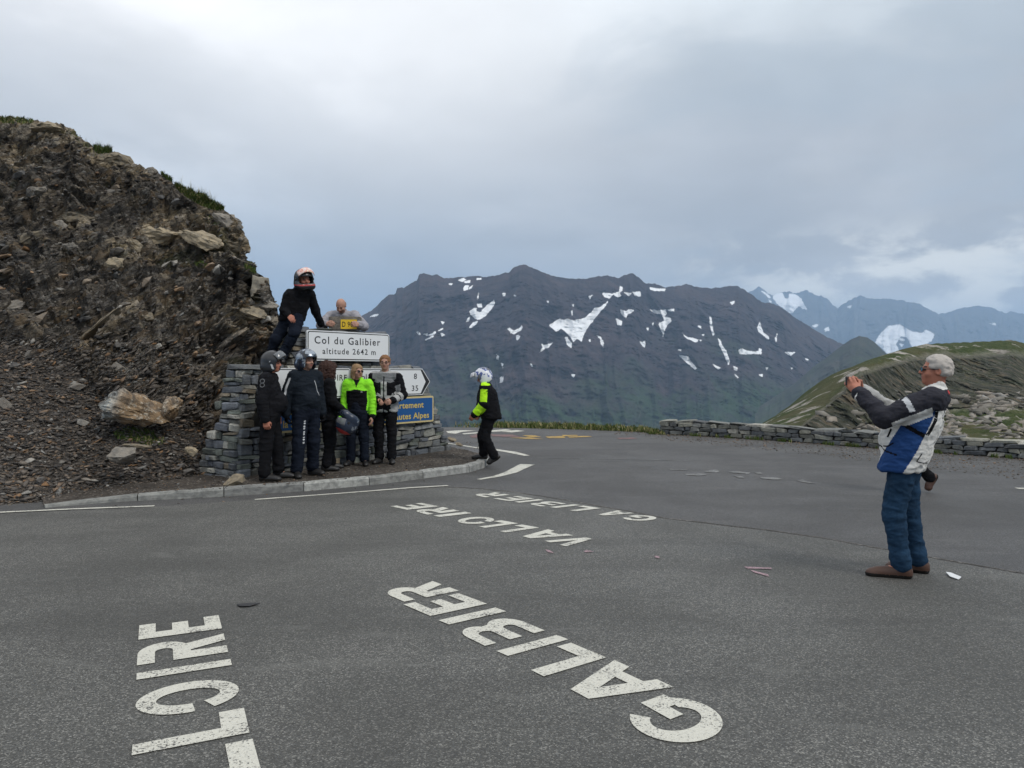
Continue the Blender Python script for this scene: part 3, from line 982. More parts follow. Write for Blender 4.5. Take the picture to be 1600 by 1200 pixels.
# concrete marker post standing on the outcrop
bm = bmesh.new()
bmesh.ops.create_cube(bm, size=1)
bmesh.ops.subdivide_edges(bm, edges=bm.edges, cuts=9, use_grid_fill=True)
for v in bm.verts:
    k_ = 1 - .16 * (v.co.z + .5)
    v.co = Vector((v.co.x * .36 * k_, v.co.y * .34 * k_, v.co.z * .72))
    nn = pnoise(np.array([v.co]) * 7)[0]
    v.co += v.co.normalized() * nn * .05
me = bpy.data.meshes.new('stone_post'); bm.to_mesh(me); bm.free()
o = link('stone_post', me, MATS['concrete'], label='squat weathered concrete post standing on the ledge of the outcrop behind the helmeted man', cat='post')
o.location = wp(406, 462, 14.95); o.rotation_euler = (0, .04, .35)

# ------------------------------------------------------------------ the stone monument
U_ = np.array([.593, .805]); D_ = np.array([-.805, .593]); P0_ = np.array([-3.88, 10.75])
ROTM = math.atan2(.805, .593)


def wm(s, t, z):
    q = P0_ + U_ * s + D_ * t
    return np.array([q[0], q[1], z])


def s_of(px, t=-.04):
    k = (px - 800) / F
    a = P0_ + D_ * t
    return (k * a[1] - a[0]) / (U_[0] - k * U_[1])


def z_of(px, py, t=-.04):
    return CAM_H + (HOR - py) / F * wm(s_of(px, t), t, 0)[1]


stone_meshes = {}


def stone_mesh(seed, mat, r=.13):
    key = (seed, mat.name)
    if key not in stone_meshes:
        q = random.Random(seed)
        bm = bmesh.new()
        bmesh.ops.create_cube(bm, size=1)
        for v in bm.verts:
            v.co += Vector((q.uniform(-.16, .03) * (1 if v.co.x > 0 else -1), q.uniform(-.14, .05) * (1 if v.co.y > 0 else -1), q.uniform(-.20, .03) * (1 if v.co.z > 0 else -1)))
        bmesh.ops.bevel(bm, geom=list(bm.edges), offset=r * .8, segments=1, affect='EDGES', profile=.6)
        bmesh.ops.triangulate(bm, faces=[f for f in bm.faces if len(f.verts) > 4])
        for v in bm.verts:
            v.co += Vector((q.uniform(-1, 1), q.uniform(-1, 1), q.uniform(-1, 1))) * .028
        me = bpy.data.meshes.new('stone')
        bm.to_mesh(me); bm.free()
        me.materials.append(mat)
        stone_meshes[key] = me
    return stone_meshes[key]


monument = empty('stone_monument', tuple(wm(2.3, .3, 0)), label='stepped cairn of dry grey stones carrying the pass signs, built on the gravel island', cat='monument')
MB_INV = Matrix.Translation(-Vector(monument.location))


def stone_at(parent, inv, c, length, depth, h, rz, tilt=0.0, mat=None, name='stone'):
    o = bpy.data.objects.new(name, stone_mesh(rs.randrange(16), mat or MATS['wall_stone']))
    o.parent = parent
    o.location = Vector(c) + (inv.translation if inv else Vector())
    o.scale = (length * 1.06, depth, h * 1.10)
    o.rotation_euler = (rs.uniform(-.06, .06) + tilt, rs.uniform(-.09, .09), rz + rs.uniform(-.05, .05))
    C.objects.link(o)
    return o


rs = random.Random(5)
Z0, Z1, Z2 = .06, 1.62, 2.19
fz = lambda z: (z - Z0) / (Z1 - Z0)
sL = lambda z: .02 + .17 * fz(z)
sR = lambda z: float(np.interp(fz(z), [0, .3, .6, .85, 1.0], [4.62, 4.42, 4.22, 4.02, 3.84]))
tF = lambda z: .09 * fz(z)
tB = lambda z: 1.0 - .52 * fz(z)
# rubble core
V, Fs = [], []
lv = np.linspace(Z0 - .1, Z1 - .01, 7)
for z in lv:
    for (s_, t_) in ((sL(z) + .07, tF(z) + .07), (sR(z) - .07, tF(z) + .07), (sR(z) - .10, tB(z) - .07), (sL(z) + .07, tB(z) - .07)):
        V.append(wm(s_, t_, z))
for i in range(6):
    for j in range(4):
        Fs.append([i * 4 + j, i * 4 + (j + 1) % 4, i * 4 + 4 + (j + 1) % 4, i * 4 + 4 + j])
Fs.append([24, 25, 26, 27])
nv = len(V)
for z in (Z1 - .05, Z2):
    for (s_, t_) in ((1.13, .17), (3.02, .17), (3.02, .50), (1.13, .50)):
        V.append(wm(s_, t_, z))
for j in range(4):
    Fs.append([nv + j, nv + (j + 1) % 4, nv + 4 + (j + 1) % 4, nv + 4 + j])
Fs.append([nv + 4, nv + 5, nv + 6, nv + 7])
V = [np.array(v) - np.array(monument.location) for v in V]
link('rubble_core', py_mesh('rubble_core', V, Fs), MATS['mortar'], monument)

# rectangles hidden behind signs (s0,s1,z0,z1): stones wholly behind them are not seen
SIGN_R = [(s_of(479), s_of(606), 1.765, 2.225), (s_of(418), s_of(545), 1.18, 1.645), (s_of(549), s_of(655), 1.18, 1.645), (s_of(577), s_of(675), .69, 1.155), (s_of(400), s_of(500), .69, 1.155)]


def hidden(s0, s1, z0, z1):
    return any(a < s0 - .03 and s1 + .03 < b and c < z0 - .02 and z1 + .02 < d for a, b, c, d in SIGN_R)


def courses(zlo, zhi, fs0, fs1, ft, avg=.235, hs=(.06, .08, .10, .125, .155)):
    z = zlo
    while z < zhi - .03:
        h = min(rs.choice(hs), zhi - z)
        if zhi - z - h < .05: h = zhi - z
        zm = z + h / 2
        s = fs0(zm)
        e = fs1(zm)
        while s < e - .02:
            l = rs.choice((.5, .7, .9, 1.2, 1.6, 1.9)) * rs.uniform(.85, 1.15) * avg
            if e - s - l < .12: l = e - s
            if l > .2 and h > .12 and rs.random() < .45:     # two thin slabs instead of one
                f_ = rs.uniform(.35, .65)
                parts = [(z, h * f_), (z + h * f_, h * (1 - f_))]
            else:
                parts = [(z, h)]
            for (zz_, hh) in parts:
                if not hidden(s, s + l, zz_, zz_ + hh):
                    yield s + l / 2, ft(zm), zz_ + hh / 2, l, hh
            s += l
        z += h


for (s_, t_, z_, l_, h_) in courses(Z0, Z1, sL, sR, tF):
    stone_at(monument, MB_INV, wm(s_, t_ + .075 - rs.uniform(-.01, .03), z_), l_, .2, h_, ROTM)
for fs, sign, av_, hs_ in ((sL, 1, .22, (.06, .08, .10, .125, .155)), (sR, -1, .5, (.15, .18, .2))):
    for (t_, s_, z_, l_, h_) in courses(Z0, Z1, lambda z: tF(z) + .02, tB, lambda z: fs(z), av_, hs_):
        stone_at(monument, MB_INV, wm(s_ + sign * .075 - sign * rs.uniform(-.01, .035), t_, z_), l_, .2, h_, ROTM + math.pi / 2)
# upper step
for (s_, t_, z_, l_, h_) in courses(Z1 + .06, Z2, lambda z: 1.06, lambda z: 3.10, lambda z: .1, .28):
    stone_at(monument, MB_INV, wm(s_, t_ + .08 - rs.uniform(-.01, .02), z_), l_, .2, h_, ROTM)
for sv, sign in ((1.06, 1), (3.10, -1)):
    for (t_, s_, z_, l_, h_) in courses(Z1 + .06, Z2, lambda z: .12, lambda z: .56, lambda z: sv, .24):
        stone_at(monument, MB_INV, wm(s_ + sign * .07, t_, z_), l_, .2, h_, ROTM + math.pi / 2)
# cap slabs
s = sL(Z1) - .03
while s < sR(Z1):
    l = min(rs.uniform(.3, .55), sR(Z1) + .02 - s)
    if l < .12: break
    sc = s + l / 2
    if sc < 1.0 or sc > 3.16:
        stone_at(monument, MB_INV, wm(sc, .24, Z1 + .035), l, .52, .085, ROTM)
    else:
        stone_at(monument, MB_INV, wm(sc, .07, Z1 + .033), l, .2, .07, ROTM)
    s += l
s = 1.0
while s < 3.13:
    l = min(rs.uniform(.28, .5), 3.16 - s)
    if l < .1: break
    stone_at(monument, MB_INV, wm(s + l / 2, .33, Z2 + .04), l, .56, .09, ROTM)
    s += l
# rubble mound piled behind the monument
sm = []
me = big_rock('rubble_mound', (1.7, .9, 1.05), 44, MATS['loose_rock'], amp=.10, cuts=6)
o = link('rubble_mound', me, label='heap of dark rubble piled up behind the stone monument', cat='rubble')
o.location = wm(2.0, 1.25, -.05); o.rotation_euler = (0, 0, ROTM)

# ------------------------------------------------------------------ signs
plain('sign_white', (.74, .75, .75), .42, .4, .08, 4)
plain('sign_black', (.018, .018, .02), .5, .4)
plain('sign_blue', (.012, .085, .26), .42, .4, .10, 5)
plain('sign_cream', (.62, .50, .24), .45, .4)
plain('sign_yellow', (.75, .50, .03), .45, .4)
plain('sign_letter_yellow', (.68, .50, .10), .45, .4)
plain('metal_grey', (.30, .31, .32), .45, .5, .1, 20, .6)


def rounded(x0, y0, x1, y1, r, n=5):
    pts = []
    for cx, cy, a in ((x1 - r, y1 - r, 0), (x0 + r, y1 - r, 90), (x0 + r, y0 + r, 180), (x1 - r, y0 + r, 270)):
        pts += [(cx + r * math.cos(R(a + 90 * i / n)), cy + r * math.sin(R(a + 90 * i / n))) for i in range(n + 1)]
    return pts


def inset(pts, d):
    """shrink a convex outline"""
    n = len(pts)
    out = []
    P = [Vector(p) for p in pts]
    for i in range(n):
        a, b_, c_ = P[i - 1], P[i], P[(i + 1) % n]
        e1 = (b_ - a).normalized(); e2 = (c_ - b_).normalized()
        n1 = Vector((-e1.y, e1.x)); n2 = Vector((-e2.y, e2.x))
        bis = (n1 + n2).normalized()
        out.append(tuple(b_ + bis * d / max(.4, bis.dot(n1))))
    return out


def wall_frame(s0, z0, t=-.03):
    """matrix taking (x right, y up, z out) to the front of the monument"""
    o = wm(s0, t, z0)
    return Matrix(((U_[0], 0, -D_[0], o[0]), (U_[1], 0, -D_[1], o[1]), (0, 1, 0, o[2]), (0, 0, 0, 1)))


def slab(name, pts, z0, z1, mat, parent):
    n = len(pts)
    V = [(x, y, z0) for x, y in pts] + [(x, y, z1) for x, y in pts]
    Fs = [list(range(n))[::-1], list(range(n, 2 * n))] + [[i, (i + 1) % n, n + (i + 1) % n, n + i] for i in range(n)]
    return link(name, py_mesh(name, V, Fs), mat, parent)


def lettering(text, x0, x1, ybase, cap, z, mat, parent, name='lettering', spacing=1.0, bold=0.0, skip=None):
    cu = bpy.data.curves.new('lettering', 'FONT')
    cu.body = text
    cu.size = 1
    cu.space_character = spacing
    cu.offset = bold
    cu.extrude = 0
    cu.resolution_u = 3
    ob = bpy.data.objects.new('tmp_text', cu)
    C.objects.link(ob)
    bpy.context.view_layer.update()
    me = bpy.data.meshes.new_from_object(ob.evaluated_get(bpy.context.evaluated_depsgraph_get()))
    bpy.data.objects.remove(ob)
    co = np.array([v.co for v in me.vertices])
    capu = .73
    w_ = co[:, 0].max() - co[:, 0].min()
    fx = (x1 - x0) / w_
    for v in me.vertices:
        v.co = Vector((x0 + (v.co.x - co[:, 0].min()) * fx, ybase + v.co.y * cap / capu, z))
    # one object per word
    gap = .30 * fx * spacing
    polys = sorted(((min(me.vertices[i].co.x for i in p.vertices), max(me.vertices[i].co.x for i in p.vertices), p.index) for p in me.polygons))
    words, cur, end = [], [], None
    for a_, b2, pi in polys:
        if end is not None and a_ - end > gap:
            words.append(cur); cur = []
        cur.append(pi); end = b2 if end is None else max(end, b2)
    words.append(cur)
    for wd in words:
        ids, V, Fs = {}, [], []
        for pi in wd:
            f = []
            for i in me.polygons[pi].vertices:
                if i not in ids: ids[i] = len(V); V.append(me.vertices[i].co.copy())
                f.append(ids[i])
            Fs.append(f)
        link(name, py_mesh(name, V, Fs), mat, parent)


WHT, BLK, BLU, CRM = MATS['sign_white'], MATS['sign_black'], MATS['sign_blue'], MATS['sign_cream']
# summit sign
s0, s1 = s_of(477.5, -.05), s_of(606.5, -.05)
sg = empty('name_sign', label='white sign reading Col du Galibier altitude 2642 m on the upper step of the monument', cat='sign')
sg.matrix_world = wall_frame(s0, 1.765, -.05)
w_, h_ = s1 - s0, .465
slab('panel', rounded(0, 0, w_, h_, .05), 0, .028, WHT, sg)
slab('border', rounded(.016, .016, w_ - .016, h_ - .016, .04), .0282, .031, BLK, sg)
slab('panel_face', rounded(.03, .03, w_ - .03, h_ - .03, .03), .0312, .0335, WHT, sg)
X_ = lambda px: s_of(px, -.07) - s0
lettering('Col du Galibier', X_(490.5), X_(593), .262, .118, .0345, BLK, sg, spacing=1.22, bold=.012)
lettering('altitude 2642 m', X_(503), X_(586), .105, .095, .0345, BLK, sg, spacing=1.22, bold=.012)
for bx in (.35, w_ - .35):
    slab('bracket', [(bx - .02, .03), (bx + .02, .03), (bx + .02, h_ - .03), (bx - .02, h_ - .03)], -.05, -.002, MATS['metal_grey'], sg)


def arrow_sign(name, sa, sb, right, label, rows):
    g = empty(name, label=label, cat='sign')
    g.matrix_world = wall_frame(sa, 1.178, -.05)
    w, h, a = sb - sa, .468, .20
    if right:
        pts = [(.02, 0), (w - a, 0), (w - .012, h / 2 - .02), (w, h / 2), (w - .012, h / 2 + .02), (w - a, h), (.02, h), (0, h - .02), (0, .02)]
    else:
        pts = [(a, 0), (w - .02, 0), (w, .02), (w, h - .02), (w - .02, h), (a, h), (.012, h / 2 + .02), (0, h / 2), (.012, h / 2 - .02)]
    slab('panel', pts, 0, .028, WHT, g)
    p2 = inset(pts, .014)
    slab('border', p2, .0282, .031, BLK, g)
    # inner field: the black chevron is thicker at the point
    if right:
        p3 = [(.028, .028), (w - a - .05, .028), (w - .12, h / 2), (w - a - .05, h - .028), (.028, h - .028)]
    else:
        p3 = [(a + .05, .028), (w - .028, .028), (w - .028, h - .028), (a + .05, h - .028), (.12, h / 2)]
    slab('panel_face', p3, .0312, .0335, WHT, g)
    for (txt, xa, xb, yb, cp) in rows:
        lettering(txt, xa, xb, yb, cp, .0345, BLK, g, spacing=1.15, bold=.012)
    return g


sa, sb = s_of(547.5, -.05), s_of(670, -.05)
XR = lambda px: s_of(px, -.07) - sa
arrow_sign('direction_sign', sa, sb, True, 'white arrow sign pointing right with the distances 8 and 35 on the monument',
           [('Col du Lautaret', XR(556), XR(629), .285, .095), ('8', XR(645.7), XR(650.5), .285, .10),
            ('BRIANCON', XR(556), XR(612), .075, .095), ('35', XR(642.5), XR(652.5), .075, .10)])
sb2 = s_of(545, -.05); sa2 = s_of(407, -.05)
XL = lambda px: s_of(px, -.07) - sa2
arrow_sign('direction_sign', sa2, sb2, False, 'white arrow sign pointing left behind the helmeted riders on the monument',
           [('VALLOIRE', XL(487), XL(541), .275, .095)])


def blue_sign(sa, sb, label, rows):
    g = empty('district_sign', label=label, cat='sign')
    g.matrix_world = wall_frame(sa, .69, -.05)
    w, h = sb - sa, .463
    slab('panel', rounded(0, 0, w, h, .03), 0, .028, CRM, g)
    slab('panel_face', rounded(.03, .03, w - .03, h - .03, .012), .0282, .031, BLU, g)
    for (txt, xa, xb, yb, cp) in rows:
        lettering(txt, xa, xb, yb, cp, .033, MATS['sign_letter_yellow'], g, spacing=1.05, bold=.016)


sa3 = s_of(578, -.05)
X3 = lambda px: s_of(px, -.07) - sa3
blue_sign(sa3, s_of(675.5, -.05), 'blue and cream sign reading Hautes Alpes low on the right of the monument',
          [('Département', X3(597), X3(661), .265, .108), ('des Hautes Alpes', X3(588), X3(669.5), .075, .108)])
sa4 = s_of(409, -.05)
X4 = lambda px: s_of(px, -.07) - sa4
blue_sign(sa4, s_of(501, -.05), 'blue sign with yellow lettering mostly hidden behind the two helmeted riders',
          [('Département', X4(421), X4(487), .265, .108), ('de la Savoie', X4(424), X4(486), .075, .108)])

# milestone with the yellow road number, standing on the monument
base = wm(s_of(537, .3), .26, Z2 + .085)
ms = empty('milestone', tuple(base), 0.10, label='small grey milestone with a yellow D 902 plate on top of the monument', cat='milestone')
bm = bmesh.new()
bmesh.ops.create_cube(bm, size=1)
bmesh.ops.bevel(bm, geom=list(bm.edges), offset=.04, segments=2, affect='EDGES')
bmesh.ops.subdivide_edges(bm, edges=bm.edges, cuts=2, use_grid_fill=True)
for v in bm.verts:
    q = v.co.copy()
    v.co = Vector((q.x * .52, q.y * .16, (q.z + .5) * .225))
    v.co += Vector((1, 1, 1)) * pnoise(np.array([v.co]) * 14)[0] * .006
me = bpy.data.meshes.new('stone_block'); bm.to_mesh(me); bm.free()
link('stone_block', me, MATS['grey_rock'], ms)
pl = empty('plate', parent=ms)
pl.matrix_local = Matrix(((1, 0, 0, -.065), (0, 0, -1, -.083), (0, 1, 0, .02), (0, 0, 0, 1)))
slab('plate_face', rounded(0, 0, .262, .155, .008), 0, .008, MATS['sign_yellow'], pl)
lettering('D 902', .025, .238, .035, .088, .0092, BLK, pl, spacing=1.1, bold=.012)

# ------------------------------------------------------------------ low parapet wall
par_px = [(1030, 677.5), (1140, 683.5), (1270, 692.5), (1390, 701.5), (1500, 710), (1600, 717)]
pw = np.array([gp(x, y)[:2] for x, y in par_px] + [[14.0, 12.6], [18, 10.5]])
pc = np.concatenate([[0], np.cumsum(np.linalg.norm(np.diff(pw, axis=0), axis=1))])
parapet = empty('parapet', (pw[0][0], pw[0][1], 0), label='long low parapet of grey dry stones along the far edge of the road', cat='wall')
inv = Matrix.Translation(-Vector(parapet.location))


def par_at(s, off=0):
    x, y = np.interp(s, pc, pw[:, 0]), np.interp(s, pc, pw[:, 1])
    dx = np.interp(s + .2, pc, pw[:, 0]) - np.interp(s - .2, pc, pw[:, 0])
    dy = np.interp(s + .2, pc, pw[:, 1]) - np.interp(s - .2, pc, pw[:, 1])
    l = math.hypot(dx, dy)
    return np.array([x - dy / l * off, y + dx / l * off]), math.atan2(dy, dx)


# cross-section top height
ph = lambda s: float(np.interp(s, [0, 1.5, 3, 5, 7.5, 12], [.355, .355, .34, .33, .315, .31]))
TH_P = .42
V, Fs = [], []
ns_ = 40
for i in range(ns_ + 1):
    s = .05 + (pc[-1] - .1) * i / ns_
    for off, z in ((.05, -.1), (.05, ph(s) - .04), (TH_P - .05, ph(s) - .04), (TH_P - .05, -.6)):
        q, a_ = par_at(s, off)
        V.append((q[0] - parapet.location.x, q[1] - parapet.location.y, z))
for i in range(ns_):
    for j in range(3):
        a_ = i * 4 + j
        Fs.append([a_, a_ + 4, a_ + 5, a_ + 1])
Fs += [[0, 1, 2, 3]]
link('rubble_core', py_mesh('rubble_core', V, Fs), MATS['mortar'], parapet)
LM = MATS['wall_stone_lichen']
send = pc[-1]
nstone = 0
z = 0.0
for row in range(4):
    s = 0.0
    while s < send - .1:
        top = ph(s) - .055
        hh = top / (3 if row < 3 else 3)
        if row == 3: break
        l = rs.uniform(.14, .42)
        if s > 9.5: l *= 1.8
        q, a_ = par_at(s + l / 2, .055 - rs.uniform(-.01, .02))
        stone_at(parapet, inv, (q[0], q[1], hh * (row + .5) + .003), l, .17, hh * 1.02, a_, mat=LM)
        s += l
s = 0.0
while s < send - .1:
    l = rs.uniform(.30, .62)
    q, a_ = par_at(s + l / 2, TH_P / 2)
    stone_at(parapet, inv, (q[0], q[1], ph(s + l / 2) - .03), l, TH_P + .05, .065, a_, mat=LM)
    s += l
for z_ in (.05, .15, .25):
    q, a_ = par_at(.06, TH_P / 2)
    stone_at(parapet, inv, (q[0], q[1], z_), TH_P * .9, .16, .10, a_ + math.pi / 2, mat=LM)

# ------------------------------------------------------------------ mountains
def poly_sd(px, py, polys):
    """greatest inside-ness in pixels over a list of outlines"""
    best = np.full(px.shape, -9.0)
    for pg in polys:
        pg = np.array(pg, float)
        x0, y0 = pg.min(0) - 4; x1, y1 = pg.max(0) + 4
        idx = np.where((px > x0) & (px < x1) & (py > y0) & (py < y1))[0]
        if not len(idx): continue
        X1, Y1 = px[idx], py[idx]
        inside = np.zeros(len(idx), bool)
        dist = np.full(len(idx), 99.0)
        for i in range(len(pg)):
            a_, c_ = pg[i - 1], pg[i]
            e = c_ - a_
            tt = np.clip(((X1 - a_[0]) * e[0] + (Y1 - a_[1]) * e[1]) / (e @ e + 1e-9), 0, 1)
            dist = np.minimum(dist, np.hypot(X1 - a_[0] - tt * e[0], Y1 - a_[1] - tt * e[1]))
            cr = ((a_[1] > Y1) != (c_[1] > Y1)) & (X1 < (c_[0] - a_[0]) * (Y1 - a_[1]) / (c_[1] - a_[1] + 1e-12) + a_[0])
            inside ^= cr
        sd = np.where(inside, dist, -dist)
        best[idx] = np.maximum(best[idx], sd)
    return best


K1 = lambda L: [[(560 + x * .275, 400 + y * .275) for x, y in pg] for pg in L]
K2 = lambda L: [[(960 + x * .275, 400 + y * .275) for x, y in pg] for pg in L]
K3 = lambda L: [[(1160 + x * .275, 430 + y * .275) for x, y in pg] for pg in L]
SNOW = K1([
    [(632, 315), (655, 300), (672, 296), (668, 315), (690, 322), (712, 300), (735, 280), (770, 252), (776, 268), (745, 315), (715, 345), (680, 362), (655, 350), (640, 335)],
    [(632, 405), (650, 378), (678, 370), (665, 392), (640, 406)], [(672, 275), (700, 272), (702, 290), (680, 290)], [(595, 180), (612, 168), (626, 170), (622, 190), (600, 198)],
    [(628, 178), (648, 170), (644, 180), (630, 188)], [(600, 142), (636, 138), (634, 152), (605, 152)], [(570, 138), (598, 124), (612, 134), (590, 146)], [(612, 375), (625, 350), (632, 345), (628, 370)],
    [(672, 128), (698, 124), (696, 132), (674, 136)], [(512, 156), (532, 158), (526, 166)], [(66, 345), (85, 333), (112, 332), (98, 342)], [(330, 432), (340, 430), (354, 444), (345, 447)], [(370, 445), (392, 440), (390, 450)],
    [(398, 450), (420, 440), (440, 426), (436, 440), (410, 452)], [(380, 476), (425, 452), (428, 456), (385, 478)], [(452, 425), (480, 408), (482, 414), (462, 426)], [(468, 440), (478, 436), (490, 448), (474, 460)],
    [(470, 372), (486, 376), (480, 388)], [(848, 415), (858, 410), (885, 425), (915, 412), (928, 394), (932, 404), (920, 424), (895, 436), (885, 446), (868, 436)], [(897, 452), (918, 450), (916, 470), (900, 476)],
    [(1085, 395), (1110, 375), (1140, 358), (1165, 365), (1185, 358), (1225, 366), (1255, 362), (1290, 350), (1325, 318), (1340, 296), (1372, 292), (1420, 256), (1395, 292), (1360, 330), (1330, 372), (1300, 410), (1275, 455), (1268, 484), (1240, 470), (1222, 486), (1200, 452), (1175, 425), (1150, 410), (1125, 430)],
    [(1175, 462), (1185, 460), (1210, 495), (1210, 524), (1185, 500)], [(1040, 500), (1065, 505), (1102, 494), (1085, 516), (1060, 526), (1030, 548), (1048, 520)],
    [(1385, 210), (1430, 212), (1445, 220), (1425, 242), (1400, 232)], [(1448, 215), (1480, 205), (1495, 225), (1475, 236)], [(1486, 170), (1500, 178), (1500, 195), (1484, 205)], [(1512, 208), (1552, 212), (1535, 230)],
    [(1560, 205), (1600, 203), (1604, 215), (1600, 232), (1575, 222)], [(1488, 305), (1520, 315), (1535, 302), (1566, 308), (1545, 325), (1530, 330), (1520, 352), (1500, 335)], [(1466, 356), (1498, 370), (1495, 392), (1472, 392)],
    [(1355, 450), (1375, 458), (1392, 490), (1392, 520), (1378, 500), (1372, 470)], [(786, 562), (800, 568), (796, 594), (786, 584)], [(812, 610), (822, 612), (820, 638)], [(806, 690), (824, 686), (820, 716), (804, 720)],
    [(975, 612), (982, 612), (990, 628), (984, 628)], [(1212, 676), (1228, 676), (1222, 690)], [(820, 212), (836, 210), (832, 226), (822, 226)], [(674, 240), (682, 210), (684, 214), (678, 256)], [(880, 222), (896, 224), (892, 231)],
    [(1208, 312), (1216, 310), (1214, 334)], [(1216, 275), (1224, 273), (1222, 288)], [(1306, 228), (1328, 224), (1314, 244)], [(1070, 256), (1080, 256), (1078, 266)], [(1308, 476), (1320, 474), (1316, 487)]]) + K2([
        [(202, 178), (240, 185), (290, 188), (285, 198), (235, 198), (205, 192)], [(204, 305), (250, 310), (290, 305), (296, 320), (285, 345), (318, 352), (322, 372), (300, 390), (290, 410), (282, 440), (276, 458), (268, 420), (252, 390), (258, 380), (285, 370), (275, 345), (268, 328), (230, 325)],
        [(302, 305), (340, 300), (338, 312), (310, 314)], [(145, 485), (160, 492), (175, 482), (172, 520), (158, 510)], [(388, 440), (400, 455), (440, 465), (475, 475), (472, 488), (450, 485), (410, 468)],
        [(368, 565), (420, 572), (425, 590), (468, 640), (460, 645), (410, 605), (385, 582)], [(542, 345), (550, 350), (556, 400), (566, 445), (560, 450), (545, 400)],
        [(590, 470), (602, 480), (612, 510), (632, 535), (645, 570), (655, 600), (648, 618), (636, 590), (618, 545), (600, 512)], [(558, 615), (600, 635), (590, 645)], [(675, 628), (698, 634), (694, 650), (680, 645)],
        [(680, 670), (706, 690), (700, 695)], [(660, 262), (682, 256), (680, 268), (668, 276)], [(826, 372), (832, 400), (845, 435), (880, 462), (876, 474), (845, 450), (820, 430), (814, 405)],
        [(912, 470), (922, 445), (926, 440), (920, 485)], [(704, 535), (720, 525), (750, 538), (800, 545), (818, 540), (822, 522), (836, 530), (834, 556), (790, 555), (740, 558), (712, 556)],
        [(968, 545), (1000, 548), (1026, 548), (1005, 565), (985, 560)], [(1084, 582), (1102, 588), (1095, 594)], [(822, 675), (842, 672), (838, 686)], [(362, 532), (378, 530), (378, 540)],
        [(476, 398), (490, 400), (494, 412)], [(498, 448), (508, 446), (506, 458)], [(484, 476), (496, 478), (490, 488)], [(182, 408), (194, 408), (190, 424)], [(215, 380), (222, 380), (220, 398)], [(1004, 634), (1014, 636), (1008, 644)], [(860, 634), (874, 632), (866, 646)]])
SNOW_FAR = K3([
    [(172, 125), (190, 105), (225, 98), (240, 130), (262, 135), (268, 105), (300, 110), (330, 130), (352, 168), (368, 196), (345, 190), (320, 172), (300, 195), (285, 214), (262, 210), (240, 190), (200, 165)],
    [(108, 90), (125, 95), (160, 125), (150, 128)], [(150, 140), (168, 150), (160, 156)], [(395, 290), (420, 278), (436, 282), (410, 298)], [(465, 305), (490, 292), (494, 316), (470, 318)],
    [(756, 385), (775, 340), (830, 290), (890, 280), (960, 320), (1020, 330), (1040, 312), (1095, 335), (1075, 370), (1040, 395), (980, 425), (960, 400), (935, 350), (900, 345), (870, 390), (890, 430), (840, 460), (800, 420)],
    [(892, 358), (925, 365), (920, 374), (894, 370)], [(892, 390), (915, 395), (905, 406)], [(595, 180), (618, 172), (612, 186)], [(1405, 276), (1440, 274), (1438, 284)]])


def mountain(name, crest, foot_py, foot_d, crest_d, back_d, n_u, n_v, amp, mat, snow, seed, jag, px_fs, power=1.15, gully=1.0):
    cr = np.array(crest, float)
    px = np.linspace(cr[0, 0], cr[-1, 0], n_u)
    cy = np.interp(px, cr[:, 0], cr[:, 1])
    cy = cy + jag * fbm(np.stack([px / 9, px * 0 + seed, px * 0], 1), 5, .6)
    t = np.linspace(0, 1, n_v)[:, None]
    cdv = crest_d(px)[None, :]
    zc = CAM_H + (HOR - cy) / F * cdv
    zf = CAM_H + (HOR - foot_py) / F * foot_d
    d = foot_d + (cdv - foot_d) * t
    z = zf + (zc - zf) * t ** power
    x = (px[None, :] - 800) / F * d
    P = np.stack([x + 0 * d, d + 0 * x, z], -1)
    Gp = P.reshape(-1, 3)
    sc = 1.0 / crest_d(px).mean()
    q = np.stack([(np.broadcast_to(px[None, :], d.shape) / px_fs).ravel(), (t * 2.2 + 0 * px[None, :]).ravel(), np.full(d.size, seed * 1.7)], 1)
    wv_ = fbm(q * .6 + 4, 3)
    q[:, 0] += .7 * wv_ + .5 * q[:, 1] * .6
    g = fbm(q * np.array([1.0, .55, 1]), 5, .47, True)
    g2 = fbm(Gp * sc * 26 + seed, 6, .58)
    g3 = fbm(Gp * sc * 90 + seed, 4, .6, True)
    fade = np.clip((1 - t) / .10, .0, 1) + 0 * px[None, :]
    dd = amp * (g * .62 * gully + g2 * .28 + g3 * .05) * fade.ravel()
    vdir = Gp - np.array([0, 0, CAM_H]); vdir /= np.linalg.norm(vdir, axis=1)[:, None]
    Gp = Gp - vdir * (dd * 2.0)[:, None]
    nb_ = 24
    cr_row = Gp.reshape(n_v, n_u, 3)[-1]
    rows = [Gp]
    for j in range(1, nb_ + 1):
        k = j / nb_
        r_ = cr_row.copy()
        r_[:, 1] += back_d * k
        r_[:, 0] *= 1 + back_d * k / r_[:, 1].mean()
        r_[:, 2] = r_[:, 2] + (zf - r_[:, 2]) * k + amp * .5 * fbm(r_ * sc * 20, 4) * min(1, 3 * k)
        rows.append(r_)
    A_ = np.concatenate(rows)
    me = np_mesh(name, A_, grid_faces(n_u, n_v + nb_))
    ppx = 800 + A_[:, 0] / A_[:, 1] * F
    ppy = HOR - (A_[:, 2] - CAM_H) / A_[:, 1] * F
    sd = poly_sd(ppx, ppy, snow) if snow else np.full(len(A_), -9.0)
    if snow: sd[n_u * n_v:] = -9
    attr(me, 'snow', sd)
    hh = np.concatenate([(t + 0 * px[None, :]).ravel(), np.ones(n_u * nb_)])
    attr(me, 'rise', hh)
    return link(name, me, mat, kind='structure', smooth=True)


